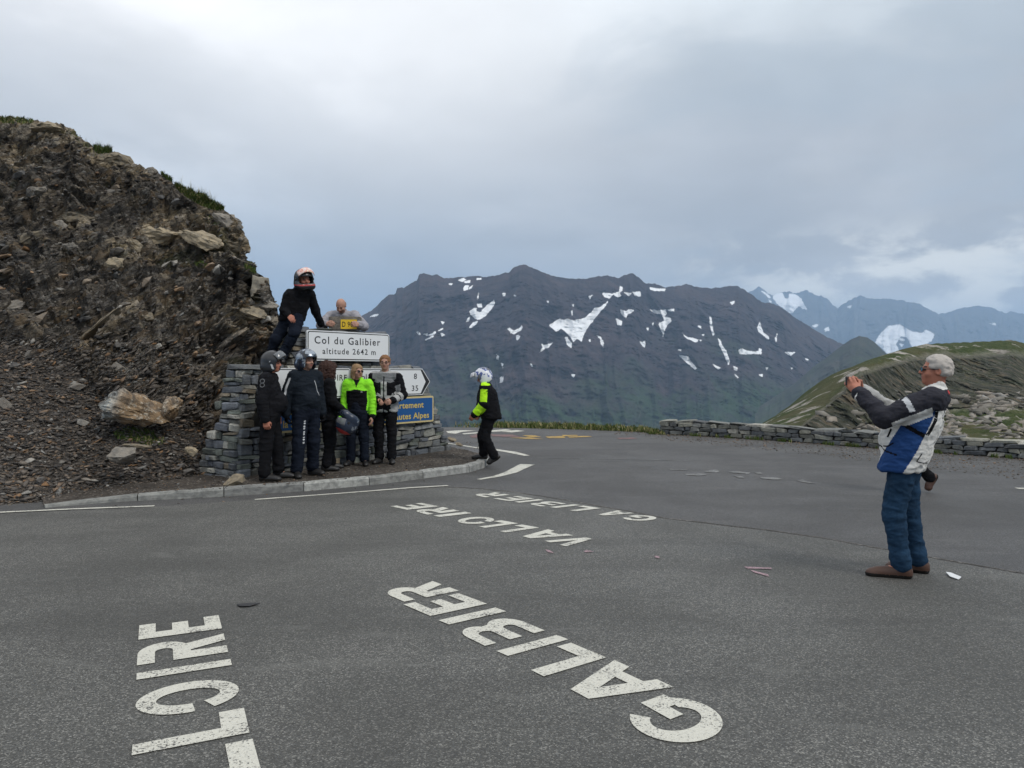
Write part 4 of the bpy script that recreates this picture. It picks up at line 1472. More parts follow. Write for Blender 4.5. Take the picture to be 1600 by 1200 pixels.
def mat_mountain(name, rock1, rock2, green, fan, sc, glo=.3, ghi=.62, snow_c=(.80, .81, .82)):
    m, t, b = principled(name, rough=.95, spec=.08)
    p = geo_pos(t)
    A = lambda n_: t.n('ShaderNodeAttribute', {'attribute_name': n_}).outputs['Fac']
    n1_ = t.noise(p, .9 * sc, 8, .62, .3)
    n2_ = t.noise(p, 6.0 * sc, 7, .68, .3)
    str_ = t.noise(t.mapping(p, (1, 1, .16), (0, R(14), 0)), 5.5 * sc, 6, .6, .4)
    c = t.mix(t.step(n2_, .35, .65), rock1, rock2)
    c = t.mix(t.math('MULTIPLY', t.step(t.math('ADD', t.math('MULTIPLY', str_, .6), t.math('MULTIPLY', n1_, .5)), .55, .66), .55), c, fan)
    gw = t.math('MULTIPLY', t.step(t.math('ADD', A('rise'), t.math('MULTIPLY', t.math('SUBTRACT', n1_, .5), 1.4)), ghi, glo), t.step(n2_, .30, .55))
    c = t.mix(gw, c, green)
    sn = t.step(t.math('ADD', A('snow'), t.math('MULTIPLY', t.math('SUBTRACT', t.noise(p, 17 * sc, 4, .7), .5), 5.0)), -.9, .0)
    c = t.mix(sn, c, snow_c)
    t.put(b, 'Base Color', c)
    bump(t, b, t.math('ADD', n2_, t.math('MULTIPLY', str_, .7)), .045 / sc, .6)
    return m


mm = mat_mountain('mountain_mat', (.026, .021, .026), (.045, .035, .038), (.032, .055, .026), (.078, .056, .055), .0022)
main_crest = [(300, 640), (380, 592), (440, 560), (480, 543), (520, 520), (560, 497), (575, 488), (590, 478), (597, 468), (608, 461), (618, 459), (621, 450), (627, 449), (631, 450), (640, 444), (652, 437), (655, 428), (663, 427), (672, 430), (683, 429), (692, 434), (705, 434), (720, 433), (745, 431),
              (760, 433), (775, 430), (795, 425), (802, 418), (812, 414), (820, 413), (830, 418), (845, 424), (860, 430), (880, 434), (905, 436), (925, 434), (945, 430), (965, 434), (975, 430), (988, 427), (997, 432), (1008, 443), (1022, 443), (1040, 449), (1058, 447), (1072, 444), (1085, 447),
              (1100, 450), (1120, 450), (1140, 447), (1153, 446), (1162, 452), (1175, 461), (1190, 472), (1210, 475), (1225, 483), (1240, 495), (1260, 507), (1280, 520), (1300, 530), (1320, 539), (1345, 556), (1400, 590), (1500, 640), (1600, 680)]
mountain('near_mountain', main_crest, 880, 1700, lambda px: 3600 + 350 * np.sin(px / 170.0) + 0 * px, 2600, 900, 420, 66, mm, SNOW, 2, 1.4, 55, 1.12)
m2 = mat_mountain('hill_mat', (.042, .042, .040), (.065, .062, .055), (.040, .058, .026), (.075, .068, .058), .003, .6, 1.2)
mountain('dark_hill', [(1180, 640), (1240, 600), (1275, 570), (1300, 552), (1315, 540), (1330, 530), (1342, 525), (1355, 527), (1368, 536), (1378, 546), (1388, 556), (1410, 572), (1450, 600), (1560, 660)], 820, 1400,
         lambda px: 2500 + 0 * px, 1500, 300, 150, 26, m2, None, 5, .5, 40, 1.1)
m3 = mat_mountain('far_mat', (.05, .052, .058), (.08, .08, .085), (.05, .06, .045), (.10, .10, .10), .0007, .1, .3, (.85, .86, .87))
far_crest = [(1080, 520), (1120, 495), (1150, 475), (1165, 462), (1172, 454), (1180, 452), (1186, 448), (1192, 452), (1200, 458), (1206, 461), (1216, 458), (1232, 455), (1247, 459), (1252, 454), (1262, 454), (1272, 460), (1280, 463), (1292, 465), (1300, 475), (1308, 481),
             (1318, 475), (1335, 465), (1345, 462), (1358, 467), (1372, 466), (1385, 467), (1400, 468), (1420, 472), (1440, 476), (1455, 485), (1467, 491), (1480, 488), (1500, 482), (1520, 479), (1535, 478), (1550, 481), (1570, 489), (1585, 487), (1600, 492), (1650, 486), (1720, 470), (1800, 480), (1950, 505), (2150, 540)]
mountain('far_range', far_crest, 680, 8000, lambda px: 11500 + 500 * np.sin(px / 60.0), 6000, 620, 200, 150, m3, SNOW_FAR, 9, 2.3, 30, 1.1)

# green shoulder on the right
def shoulder():
    crest = np.array([(1180, 700, 95), (1225, 680, 105), (1252, 663, 120), (1290, 631, 140), (1320, 601, 155), (1335, 582, 165), (1345, 573, 172), (1370, 562, 190), (1400, 550, 210), (1430, 541, 230), (1450, 537.5, 240), (1490, 535.5, 250), (1530, 534, 262),
                      (1580, 531.5, 275), (1590, 533, 280), (1600, 537, 285), (1680, 540, 290), (1800, 520, 300), (2100, 505, 320), (2600, 520, 320)], float)
    nu, nv = 640, 320
    px = np.concatenate([np.linspace(1180, 1640, 560), np.linspace(1645, 2600, 80)])
    cy = np.interp(px, crest[:, 0], crest[:, 1]) + 1.3 * fbm(np.stack([px / 12, px * 0, px * 0 + 2], 1), 4)
    cdp = np.interp(px, crest[:, 0], crest[:, 2])
    t = np.linspace(0, 1, nv)[:, None]
    fy = np.interp(px, [1180, 1250, 1300, 1600, 2600], [760, 720, 715, 740, 800])[None, :]
    py = fy + (cy[None, :] - fy) * t
    # depth profile: slope, cliff, slope
    cl0 = np.interp(px, [1180, 1300, 1400, 1500, 1600, 2600], [.3, .30, .42, .46, .50, .5])[None, :]
    cl1 = np.interp(px, [1180, 1300, 1400, 1500, 1600, 2600], [.96, .94, .91, .90, .91, .9])[None, :]
    f0 = 40.0
    kn = np.interp(px, [1180, 1300, 1600, 2600], [.78, .72, .55, .5])[None, :]
    dep = np.where(t < cl0, f0 + (cdp * kn - f0) * (t / cl0) ** 1.5, np.where(t < cl1, cdp * kn + cdp * (.90 - kn) * (t - cl0) / (cl1 - cl0), cdp * .90 + cdp * .10 * ((t - cl1) / (1 - cl1 + 1e-6)) ** 1.3))
    P = np.stack([(px[None, :] - 800) / F * dep, dep, CAM_H + (HOR - py) / F * dep], -1)
    Gp = P.reshape(-1, 3)
    cliff = (np.clip((t - cl0 + .03) / .06, 0, 1) * np.clip((cl1 + .03 - t) / .06, 0, 1)).ravel()
    q = Gp.copy(); q[:, 2] *= .3; q[:, 1] *= .35
    n_a = fbm(q * .05, 6, .55, True); n_b = fbm(Gp * .09 + 5, 6, .6); n_c = fbm(Gp * .5, 4)
    n_k = np.maximum(0, fbm(Gp * .28 + 11, 4)) 
    dd = cliff * (5.5 * n_a + .4 * n_c) + (1 - cliff) * (2.6 * n_b + .35 * n_c + .9 * n_k)
    fade = (np.clip((1 - t) / .08, .06, 1) + 0 * px[None, :]).ravel()
    vd = Gp / np.linalg.norm(Gp, axis=1)[:, None]
    sc_ = np.clip(Gp[:, 1] / 110, .3, 1)
    Gp = Gp - vd * (cliff * dd * fade)[:, None] + np.array([0, 0, 1]) * ((1 - cliff) * (.8 * n_b + .5 * n_k + .12 * n_c) * fade * sc_)[:, None]
    row = Gp.reshape(nv, nu, 3)[-1]
    rows = [Gp]
    for j in range(1, 21):
        k = j / 20
        r_ = row.copy(); r_[:, 1] += 160 * k; r_[:, 0] += 60 * k * (px - 1180) / 500; r_[:, 2] -= 70 * k * k + 4 * k
        rows.append(r_)
    A_ = np.concatenate(rows)
    me = np_mesh('green_shoulder', A_, grid_faces(nu, nv + 20))
    attr(me, 'cliff', np.concatenate([cliff, np.zeros(nu * 20)]))
    m, tt, b = principled('shoulder_mat', rough=.95, spec=.1)
    p = geo_pos(tt)
    A = lambda n_: tt.n('ShaderNodeAttribute', {'attribute_name': n_}).outputs['Fac']
    n1_ = tt.noise(p, .10, 8, .66, .4); n2_ = tt.noise(p, .75, 7, .7, .3); n3_ = tt.noise(tt.mapping(p, (1, .5, .22)), .40, 7, .66, .5)
    n4_ = tt.noise(p, .028, 6, .6, .5)
    grass = tt.ramp(n2_, [(.3, (.022, .034, .009)), (.5, (.044, .060, .017)), (.68, (.085, .088, .035))])
    grass = tt.mix(tt.math('MULTIPLY', tt.step(n4_, .45, .62), .6), grass, (.10, .085, .045))
    rockc = tt.ramp(n3_, [(.32, (.012, .014, .010)), (.45, (.036, .038, .026)), (.55, (.065, .062, .046)), (.65, (.13, .10, .065)), (.74, (.17, .155, .13))])
    rockc = tt.mix(tt.math('MULTIPLY', tt.step(n2_, .56, .66), .5), rockc, (.26, .25, .23))
    rockw_ = tt.math('MAXIMUM', tt.math('MULTIPLY', A('cliff'), tt.step(n1_, .66, .50)), tt.step(n1_, .545, .60))
    pale = tt.mix(tt.step(n2_, .40, .56), (.20, .18, .15), (.38, .35, .31))
    c_ = tt.mix(rockw_, grass, tt.mix(A('cliff'), pale, rockc))
    tt.put(b, 'Base Color', c_)
    bump(tt, b, tt.math('ADD', n3_, tt.math('MULTIPLY', n2_, .5)), 1.1, .9)
    link('green_shoulder', me, m, kind='structure', smooth=True)
    return A_[:nu * nv], grid_faces(nu, nv)


SG, SF = shoulder()
bv = BVHTree.FromPolygons([tuple(v) for v in SG], [tuple(f) for f in SF])
rp2 = random.Random(3)
sm = []
tries = 0
while len(sm) < 900 and tries < 30000:
    tries += 1
    px, py = rp2.uniform(1260, 1700), rp2.uniform(612, 700)
    if py < 690 - (px - 1260) * .30 and rp2.random() < .8: continue
    if fbm(np.array([[px / 38, py / 22, 0]]), 3)[0] < .05: continue
    d = Vector(((px - 800) / F, 1, (HOR - py) / F)).normalized()
    hit, nrm, i_, dist = bv.ray_cast(Vector((0, 0, CAM_H)), d)
    if not hit: continue
    s_ = (abs(rp2.gauss(0, 1)) * .0042 + .0022) * dist
    sm.append((np.array(hit), np.array([s_ * rp2.uniform(1, 1.8), s_, s_ * 1.2]), rotm(rp2.uniform(-.4, .4), rp2.uniform(-.4, .4), rp2.uniform(-3, 3)), rp2.random()))
m, t, b = principled('pale_rock_mat', rough=.9, spec=.2)
to = t.n('ShaderNodeAttribute', {'attribute_name': 'tone'}).outputs['Fac']
c = t.ramp(to, [(0, (.13, .12, .10)), (.5, (.25, .23, .20)), (.8, (.32, .27, .22)), (1, (.42, .40, .37))])
c = t.mix(t.math('MULTIPLY', t.noise(geo_pos(t), 2.5, 5, .7), .7), c, (.09, .085, .07))
t.put(b, 'Base Color', c)
scatter_shards('hillside_rocks', sm, None, m)

# ------------------------------------------------------------------ grass
m, t, b = principled('grass_mat', rough=.7, spec=.2)
to = t.n('ShaderNodeAttribute', {'attribute_name': 'tone'}).outputs['Fac']
t.put(b, 'Base Color', t.ramp(to, [(0, (.025, .045, .010)), (.5, (.060, .095, .020)), (.8, (.11, .13, .035)), (.93, (.22, .20, .08)), (1, (.33, .28, .14))]))


def grass(name, roots, hgt, parent=None, lean=.4, wid=.006, seeds=0.0, kind='stuff'):
    """roots: (n,3)"""
    g = np.random.default_rng(len(roots))
    n = len(roots)
    roots = np.asarray(roots)
    h = hgt * g.uniform(.4, 1.25, n)
    az = g.uniform(0, 2 * math.pi, n)
    ln = g.uniform(.1, 1, n) * lean
    tipd = np.stack([np.cos(az) * ln * h, np.sin(az) * ln * h, h], 1)
    wd = np.stack([-np.sin(az + g.uniform(-1, 1, n)), np.cos(az), 0 * az], 1) * (wid * g.uniform(.6, 1.4, n))[:, None]
    mid = roots + tipd * np.array([.35, .35, .6])
    V = np.stack([roots - wd, roots + wd, mid + wd * .8, mid - wd * .8, roots + tipd], 1).reshape(-1, 3)
    b0 = np.arange(n) * 5
    F1 = np.stack([b0, b0 + 1, b0 + 2], 1); F2 = np.stack([b0, b0 + 2, b0 + 3], 1); F3 = np.stack([b0 + 3, b0 + 2, b0 + 4], 1)
    me = np_mesh(name, V, np.concatenate([F1, F2, F3]))
    tone = np.repeat(np.clip(g.beta(2.6, 2.4, n) + seeds * (g.random(n) < .25), 0, 1), 5)
    attr(me, 'tone', tone)
    return link(name, me, MATS['grass_mat'], parent, kind=kind)


g = np.random.default_rng(21)
# strip along the edge of the plateau
n = 11000
px = g.uniform(700, 1040, n)
ey = np.interp(px, [a_[0] for a_ in edge_far], [a_[1] for a_ in edge_far])
Q = np.array([gp(x, y) for x, y in zip(px, ey)])
dist = g.uniform(-.05, 1.3, n)
thk = np.interp(px, [700, 750, 780, 1040], [0.0, .2, 1, 1])
clump = fbm(np.stack([px / 14, dist * 2, px * 0], 1), 4)
keep = (clump > -.45) & (g.random(n) < thk * .9)
Q[:, 1] += dist
Q = Q[keep]
Q[:, 2] = -.01
gs = np.interp(clump[keep], [-.4, .6], [.5, 1.5])
grass('edge_grass', Q[gs < .9], .075, wid=.011, seeds=.5, lean=.9)
grass('edge_grass', Q[gs >= .9], .14, wid=.010, seeds=.6, lean=.8)
# behind / below the parapet foot
n = 2600
px = g.uniform(1000, 1640, n)
ey = np.interp(px, [a_[0] for a_ in par_px], [a_[1] for a_ in par_px])
Q = np.array([gp(x, y + .8) for x, y in zip(px, ey)])
cl = fbm(np.stack([px / 22, px * 0, px * 0 + 4], 1), 3)
Q = Q[cl > .12]
Q[:, 1] -= g.uniform(0, .12, len(Q))
grass('wall_foot_grass', Q, .085, wid=.008)


def grass_patch(name, cx, cy, rx, ry, n, h, rot=0, **k):
    pts = []
    i = 0
    while len(pts) < n and i < n * 6:
        i += 1
        a_, r_ = g.uniform(0, 6.283), math.sqrt(g.random())
        x, y = rx * r_ * math.cos(a_), ry * r_ * math.sin(a_)
        X_, Y_ = x * math.cos(R(rot)) - y * math.sin(R(rot)), x * math.sin(R(rot)) + y * math.cos(R(rot))
        hit, nrm = on_outcrop(cx + X_, cy + Y_)
        if hit: pts.append(tuple(hit))
    if pts: return grass(name, np.array(pts), h, outcrop, **k)


grass_patch('grass_tuft', 162, 233, 15, 9, 900, .12, wid=.007, lean=1.0)
grass_patch('grass_tuft', 150, 238, 30, 8, 90, .26, 12, wid=.003, seeds=.9, lean=.7)
grass_patch('grass_tuft', 312, 306, 44, 13, 3000, .085, 28, wid=.008, seeds=.35, lean=1.1)
grass_patch('grass_stalks', 312, 300, 44, 10, 110, .22, 28, wid=.003, seeds=.9, lean=.7)
grass_patch('grass_tuft', 275, 280, 28, 7, 700, .08, 25, wid=.008, seeds=.2, lean=1.1)
grass_patch('grass_tuft', 20, 189, 34, 5, 600, .07, 3, wid=.008, seeds=.5, lean=1.1)
grass_patch('grass_tuft', 110, 208, 30, 4, 80, .05, 14, wid=.006, seeds=.6)
grass_patch('grass_tuft', 316, 414, 12, 5, 160, .06, wid=.008)
grass_patch('grass_tuft', 392, 422, 10, 6, 500, .10, 20, wid=.009)
grass_patch('grass_tuft', 340, 345, 18, 8, 260, .06, wid=.006)
grass_patch('grass_tuft', 210, 680, 32, 10, 900, .045, wid=.006)
grass_patch('grass_tuft', 236, 690, 22, 8, 300, .045, wid=.006, seeds=.3)

# ------------------------------------------------------------------ white car past the parapet, its nose at the edge of the picture
def car():
    base = wp(1595, 590, 23.5); base[2] = -1.15; base[0] += .62
    c0 = empty('parked_car', tuple(base), R(180), label='white car at the right edge of the picture beyond the parapet', cat='car')
    plain('car_white', (.72, .73, .74), .3, .5); plain('car_dark', (.02, .02, .022), .5, .4); plain('car_glass', (.03, .035, .04), .1, .6); plain('lamp_glass', (.5, .5, .52), .15, .6)
    prof = [(.0, .35), (.02, .62), (.10, .78), (.95, .98), (1.05, 1.0), (1.75, 1.42), (2.2, 1.5), (3.1, 1.46), (3.75, 1.1), (4.1, 1.02), (4.2, .6), (4.15, .3), (.08, .25)]
    V, Fs = [], []
    n = len(prof)
    ws = [-.86, -.80, 0, .80, .86]
    for k, y in enumerate(ws):
        for (x, z) in prof:
            e = .04 if abs(y) > .84 else 0
            V.append((-x - (e if x < 1 else -e), y * (1 - .18 * max(0, z - 1.0)), z - e))
    for k in range(4):
        for i in range(n):
            Fs.append([k * n + i, k * n + (i + 1) % n, (k + 1) * n + (i + 1) % n, (k + 1) * n + i])
    Fs += [list(range(n))[::-1], list(range(4 * n, 5 * n))]
    link('body', py_mesh('body', V, Fs), MATS['car_white'], c0)
    slab2 = lambda nm, x, y, z, sx, sy, sz, mt: place_box(nm, x, y, z, sx, sy, sz, mt, c0)
    slab2('bumper', -.0, 0, .42, .12, 1.6, .22, MATS['car_dark'])
    slab2('windscreen', -1.42, 0, 1.22, .62, 1.3, .04, MATS['car_glass']).rotation_euler = (0, R(31), 0)
    for y in (-.6, .6): slab2('headlight', -.06, y, .66, .14, .34, .14, MATS['lamp_glass'])
    for x in (-.8, -3.4):
        for y in (-.8, .8):
            bm = bmesh.new()
            bmesh.ops.create_cone(bm, cap_ends=True, segments=24, radius1=.31, radius2=.31, depth=.2, matrix=Matrix.Rotation(R(90), 4, 'X'))
            bmesh.ops.bevel(bm, geom=[e for e in bm.edges if e.is_manifold and abs(e.calc_face_angle(0)) > 1], offset=.03, segments=2, affect='EDGES')
            me = bpy.data.meshes.new('wheel'); bm.to_mesh(me); bm.free()
            w_o = link('wheel', me, MATS['car_dark'], c0); w_o.location = (x, y, .31)
            bm = bmesh.new()
            bmesh.ops.create_cone(bm, cap_ends=True, segments=12, radius1=.19, radius2=.17, depth=.03, matrix=Matrix.Rotation(R(90), 4, 'X'))
            me = bpy.data.meshes.new('rim'); bm.to_mesh(me); bm.free()
            r_o = link('rim', me, MATS['metal_grey'], w_o); r_o.location = (0, .10 if y > 0 else -.10, 0)
    # the ground it stands on
    me = py_mesh('lay_by', [(base[0] - 1.2, 20.5, base[2] - .004), (base[0] + 9, 20.5, base[2] - .004), (base[0] + 9, 27, base[2] - .004), (base[0] - 1.2, 27, base[2] - .004)], [[0, 1, 2, 3]])
    link('lay_by', me, MATS['gravel_grey'], kind='structure')


def place_box(name, x, y, z, sx, sy, sz, mat, parent, bev=.02):
    bm = bmesh.new()
    bmesh.ops.create_cube(bm, size=1)
    for v in bm.verts: v.co = Vector((v.co.x * sx, v.co.y * sy, v.co.z * sz))
    if bev: bmesh.ops.bevel(bm, geom=list(bm.edges), offset=min(bev, min(sx, sy, sz) * .3), segments=2, affect='EDGES')
    me = bpy.data.meshes.new(name); bm.to_mesh(me); bm.free()
    o = link(name, me, mat, parent); o.location = (x, y, z)
    return o


car()
# scrap of paper by the photographer's feet, dark leaf near the lettering
def litter(name, pts, mat, label, cat, z=.008, th=.004):
    P = [gp(x, y, z) for x, y in pts]
    c0 = np.mean(P, 0)
    V = [tuple(p - c0 + np.array([0, 0, random.uniform(0, .01)])) for p in P]
    n = len(V)
    V += [(v[0], v[1], v[2] + th) for v in V]
    me = py_mesh(name, V, [list(range(n))[::-1], list(range(n, 2 * n))] + [[i, (i + 1) % n, n + (i + 1) % n, n + i] for i in range(n)])
    o = link(name, me, mat, label=label, cat=cat)
    o.location = c0


plain('paper_white', (.72, .73, .74), .7, .2)
litter('paper_scrap', [(1478, 896), (1486, 896.5), (1502, 903), (1498, 906), (1484, 902)], MATS['paper_white'], 'white scrap of paper lying on the asphalt by the brown shoes', 'litter')
litter('dark_leaf', [(370, 945), (388, 943), (406, 944), (390, 948), (374, 948.5)], MATS['sign_black'], 'thin dark scrap lying on the asphalt above the nearest white lettering', 'litter')

# ------------------------------------------------------------------ people: implicit surfaces turned into one mesh per body / garment
def v3(*a): return np.array(a, float)


def cone(a, b_, ra, rb, k=.02, flat=None, op='add'):
    """tapered limb; flat = (direction, factor) thins the section along a direction"""
    return dict(t='cone', a=v3(*a), b=v3(*b_), ra=ra, rb=rb, k=k, flat=flat, op=op)


def ell(c, r, M=None, k=.02, op='add'):
    return dict(t='ell', c=v3(*c), r=v3(*r), M=np.eye(3) if M is None else M, k=k, op=op)


def bx(c, h, M=None, k=.01, op='add', rd=.01):
    return dict(t='box', c=v3(*c), h=v3(*h), M=np.eye(3) if M is None else M, k=k, op=op, rd=rd)


def prim_bounds(p):
    if p['t'] == 'cone':
        r = max(p['ra'], p['rb'])
        return np.minimum(p['a'], p['b']) - r, np.maximum(p['a'], p['b']) + r
    e = p['r'] if p['t'] == 'ell' else p['h']
    ext = np.abs(p['M']) @ e
    return p['c'] - ext, p['c'] + ext


def prim_dist(p, P):
    if p['t'] == 'cone':
        a, ba = p['a'], p['b'] - p['a']
        q = P - a
        h = np.clip((q @ ba) / (ba @ ba + 1e-12), 0, 1)
        d = q - h[..., None] * ba
        if p['flat'] is not None:
            n, f = p['flat']
            n = v3(*n)
            d = d + (d @ n)[..., None] * n * (1 / f - 1)
        return np.sqrt((d * d).sum(-1)) - (p['ra'] + (p['rb'] - p['ra']) * h)
    q = (P - p['c']) @ p['M']
    if p['t'] == 'ell':
        k0 = np.sqrt(((q / p['r']) ** 2).sum(-1)) + 1e-9
        k1 = np.sqrt(((q / p['r'] ** 2) ** 2).sum(-1)) + 1e-9
        return k0 * (k0 - 1) / k1
    q = np.abs(q) - (p['h'] - p['rd'])
    return np.sqrt((np.maximum(q, 0) ** 2).sum(-1)) + np.minimum(q.max(-1), 0) - p['rd']


def sdf_mesh(name, prims, vox):
    lo = np.min([prim_bounds(p)[0] for p in prims if p['op'] == 'add'], 0) - vox * 3
    hi = np.max([prim_bounds(p)[1] for p in prims if p['op'] == 'add'], 0) + vox * 3
    n = np.ceil((hi - lo) / vox).astype(int) + 1
    D = np.full(n, .2, dtype=np.float32)
    ax = [lo[i] + vox * np.arange(n[i]) for i in range(3)]
    for p in prims:
        b0, b1 = prim_bounds(p)
        mg = p['k'] + vox * 2.5
        i0 = np.clip(np.floor((b0 - mg - lo) / vox).astype(int), 0, n)
        i1 = np.clip(np.ceil((b1 + mg - lo) / vox).astype(int) + 1, 0, n)
        if (i1 <= i0).any(): continue
        sl = tuple(slice(i0[j], i1[j]) for j in range(3))
        gx, gy, gz = np.meshgrid(ax[0][sl[0]], ax[1][sl[1]], ax[2][sl[2]], indexing='ij')
        d = prim_dist(p, np.stack([gx, gy, gz], -1))
        cur = D[sl]
        k = p['k']
        if p['op'] == 'add':
            h = np.maximum(k - np.abs(cur - d), 0) / k
            D[sl] = np.minimum(cur, d) - h * h * k * .25
        else:
            d = -d
            h = np.maximum(k - np.abs(cur - d), 0) / k
            D[sl] = np.maximum(cur, d) + h * h * k * .25
    S = D < 0
    # active cells
    c = np.zeros(n - 1, dtype=np.int8)
    for dx in (0, 1):
        for dy in (0, 1):
            for dz in (0, 1):
                c += S[dx:n[0] - 1 + dx, dy:n[1] - 1 + dy, dz:n[2] - 1 + dz]
    act = (c > 0) & (c < 8)
    idx = np.full(n - 1, -1, dtype=np.int64)
    I = np.argwhere(act)
    idx[act] = np.arange(len(I))
    acc = np.zeros((len(I), 3)); cnt = np.zeros(len(I))
    corners = [(0, 0, 0), (1, 0, 0), (0, 1, 0), (1, 1, 0), (0, 0, 1), (1, 0, 1), (0, 1, 1), (1, 1, 1)]
    vals = [D[I[:, 0] + a, I[:, 1] + b_, I[:, 2] + c_] for a, b_, c_ in corners]
    for i in range(8):
        for j in range(i + 1, 8):
            dlt = np.array(corners[j]) - np.array(corners[i])
            if dlt.sum() != 1 or (dlt < 0).any(): continue
            a, b_ = vals[i], vals[j]
            m_ = (a < 0) != (b_ < 0)
            tt = np.where(m_, a / (a - b_ + 1e-12), 0)
            acc += m_[:, None] * (np.array(corners[i]) + tt[:, None] * dlt)
            cnt += m_
    V = lo + vox * (I + acc / cnt[:, None])
    quads = []
    for axn in range(3):
        o = [0, 0, 0]; o[axn] = 1
        A = S[tuple(slice(0, n[i] - o[i]) for i in range(3))]
        B = S[tuple(slice(o[i], n[i]) for i in range(3))]
        E = np.argwhere(A != B)
        b1, b2 = [(1, 2), (2, 0), (0, 1)][axn]
        ok = (E[:, b1] > 0) & (E[:, b2] > 0) & (E[:, b1] < n[b1] - 1) & (E[:, b2] < n[b2] - 1)
        E = E[ok]
        inside = A[E[:, 0], E[:, 1], E[:, 2]]
        def cell(d1, d2):
            q = E.copy(); q[:, b1] -= d1; q[:, b2] -= d2
            return idx[q[:, 0], q[:, 1], q[:, 2]]
        q = np.stack([cell(1, 1), cell(0, 1), cell(0, 0), cell(1, 0)], 1)
        q[~inside] = q[~inside][:, ::-1]
        quads.append(q)
    Q = np.concatenate(quads)
    Q = Q[(Q >= 0).all(1)]
    return V, Q


def vnormals(V, Q):
    n = np.cross(V[Q[:, 2]] - V[Q[:, 0]], V[Q[:, 3]] - V[Q[:, 1]])
    out = np.zeros_like(V)
    for i in range(4):
        np.add.at(out, Q[:, i], n)
    return out / (np.linalg.norm(out, axis=1)[:, None] + 1e-12)


def build(name, prims, vox, mats, classify=None, folds=0.0, parent=None, fold_scale=(7, 7, 16), seed=0, M=None, post=None, **k):
    V, Q = sdf_mesh(name, prims, vox)
    if folds:
        Nn = vnormals(V, Q)
        f = fbm(V * np.array(fold_scale) + seed * 3.1, 4, .55, True)
        f2 = fbm(V * 5 + seed, 2)
        V = V + Nn * (folds * (f * .8 + f2 * .6))[:, None]
    cen = V[Q].mean(1)
    if post is not None: V = post(V)
    if M is not None:
        V = V @ np.array(M.to_3x3()).T + np.array(M.translation)
    me = np_mesh(name, V, Q)
    o = link(name, me, mats, parent, smooth=True, **k)
    if classify is not None:
        ci = np.asarray(classify(cen), dtype=np.int32)
        if len(ci) == len(me.polygons):
            me.polygons.foreach_set('material_index', ci)
    return o


def seg_dist(P, a, b_):
    a, b_ = v3(*a), v3(*b_)
    ba = b_ - a
    h = np.clip(((P - a) @ ba) / (ba @ ba), 0, 1)
    return np.linalg.norm(P - a - h[:, None] * ba, axis=1), h


def unit(v):
    v = v3(*v)
    return v / (np.linalg.norm(v) + 1e-12)


SKIN = plain('skin', (.42, .23, .165), .55, .35, .12, 25)
SKIN_RED = plain('skin_ruddy', (.42, .17, .11), .55, .35, .15, 25)
DARKF = plain('face_dark', (.05, .03, .025), .6, .3)
LIP = plain('lip', (.30, .10, .08), .5, .4)
BLACK = cloth('cloth_black', (.0075, .0075, .009))
BLACKB = cloth('cloth_black_soft', (.009, .009, .011), .85)
NAVY = cloth('cloth_navy', (.008, .011, .019))
NAVY2 = cloth('cloth_navy_jacket', (.010, .014, .020), .8)
NEON = cloth('cloth_neon_green', (.25, .72, .03), .7, .12)
NEON2 = cloth('cloth_neon_yellow', (.42, .78, .02), .7, .12)
LGREY = cloth('cloth_light_grey', (.36, .36, .35), .8, .3)
MGREY = cloth('cloth_mid_grey', (.16, .165, .17), .8, .3)
SWEAT = cloth('cloth_grey_sweater', (.30, .29, .31), .9, .35)
WHITE_C = cloth('cloth_white', (.62, .61, .58), .8, .18)
BLUE_C = cloth('cloth_blue', (.018, .055, .17), .8, .3)
CHAR = cloth('cloth_charcoal', (.030, .030, .038), .8, .3)
JEAN = cloth('denim', (.016, .042, .082), .85, .8, 300)
LEATHER = plain('boot_leather', (.018, .017, .017), .45, .4)
BROWN_L = plain('brown_leather', (.085, .042, .028), .5, .4, .3, 14)
SOLE = plain('rubber_sole', (.016, .014, .012), .8, .2)
REFLECT = plain('reflective_stripe', (.50, .51, .52), .5, .5)
REDC = plain('red_tag', (.55, .03, .03), .6, .3)
H_GREY = plain('hair_white', (.50, .46, .42), .8, .2, .35, 60)
H_BROWN = plain('hair_brown', (.045, .020, .014), .75, .3, .4, 60)
H_BLOND = plain('hair_blond', (.30, .19, .10), .75, .3, .4, 60)
H_GINGER = plain('hair_ginger', (.24, .12, .055), .75, .3, .3, 60)
H_STUB = plain('hair_stubble', (.27, .16, .12), .7, .3, .3, 60)
HEL_BLK = plain('helmet_black', (.020, .021, .024), .28, .5)
HEL_SIL = plain('helmet_silver', (.34, .38, .43), .22, .6, .4, 16, .5)
HEL_BLU = plain('helmet_blue', (.022, .032, .055), .25, .5)
HEL_WHT = plain('helmet_white', (.66, .67, .70), .3, .5)
HEL_RED = plain('helmet_red', (.42, .045, .04), .3, .5)
HEL_NBL = plain('helmet_navy', (.05, .09, .28), .3, .5)
LINER = plain('helmet_liner', (.012, .012, .013), .9, .1)

mv, t, b = principled('visor_clear', (.18, .19, .20), .12, .5)
b.inputs['Alpha'].default_value = .7
mvr, t, b = principled('visor_iridescent', rough=.25, spec=.5, metal=.0)
p_ = obj_pos(t)
t.put(b, 'Base Color', t.ramp(t.noise(p_, 14, 3, .6), [(.36, (.70, .58, .42)), (.46, (.62, .20, .17)), (.56, (.75, .68, .62)), (.66, (.50, .13, .12))]))
mgl, t, b = principled('glasses_dark', (.02, .02, .025), .15, .6)
mlens, t, b = principled('lens_blue', (.04, .14, .20), .1, .6)

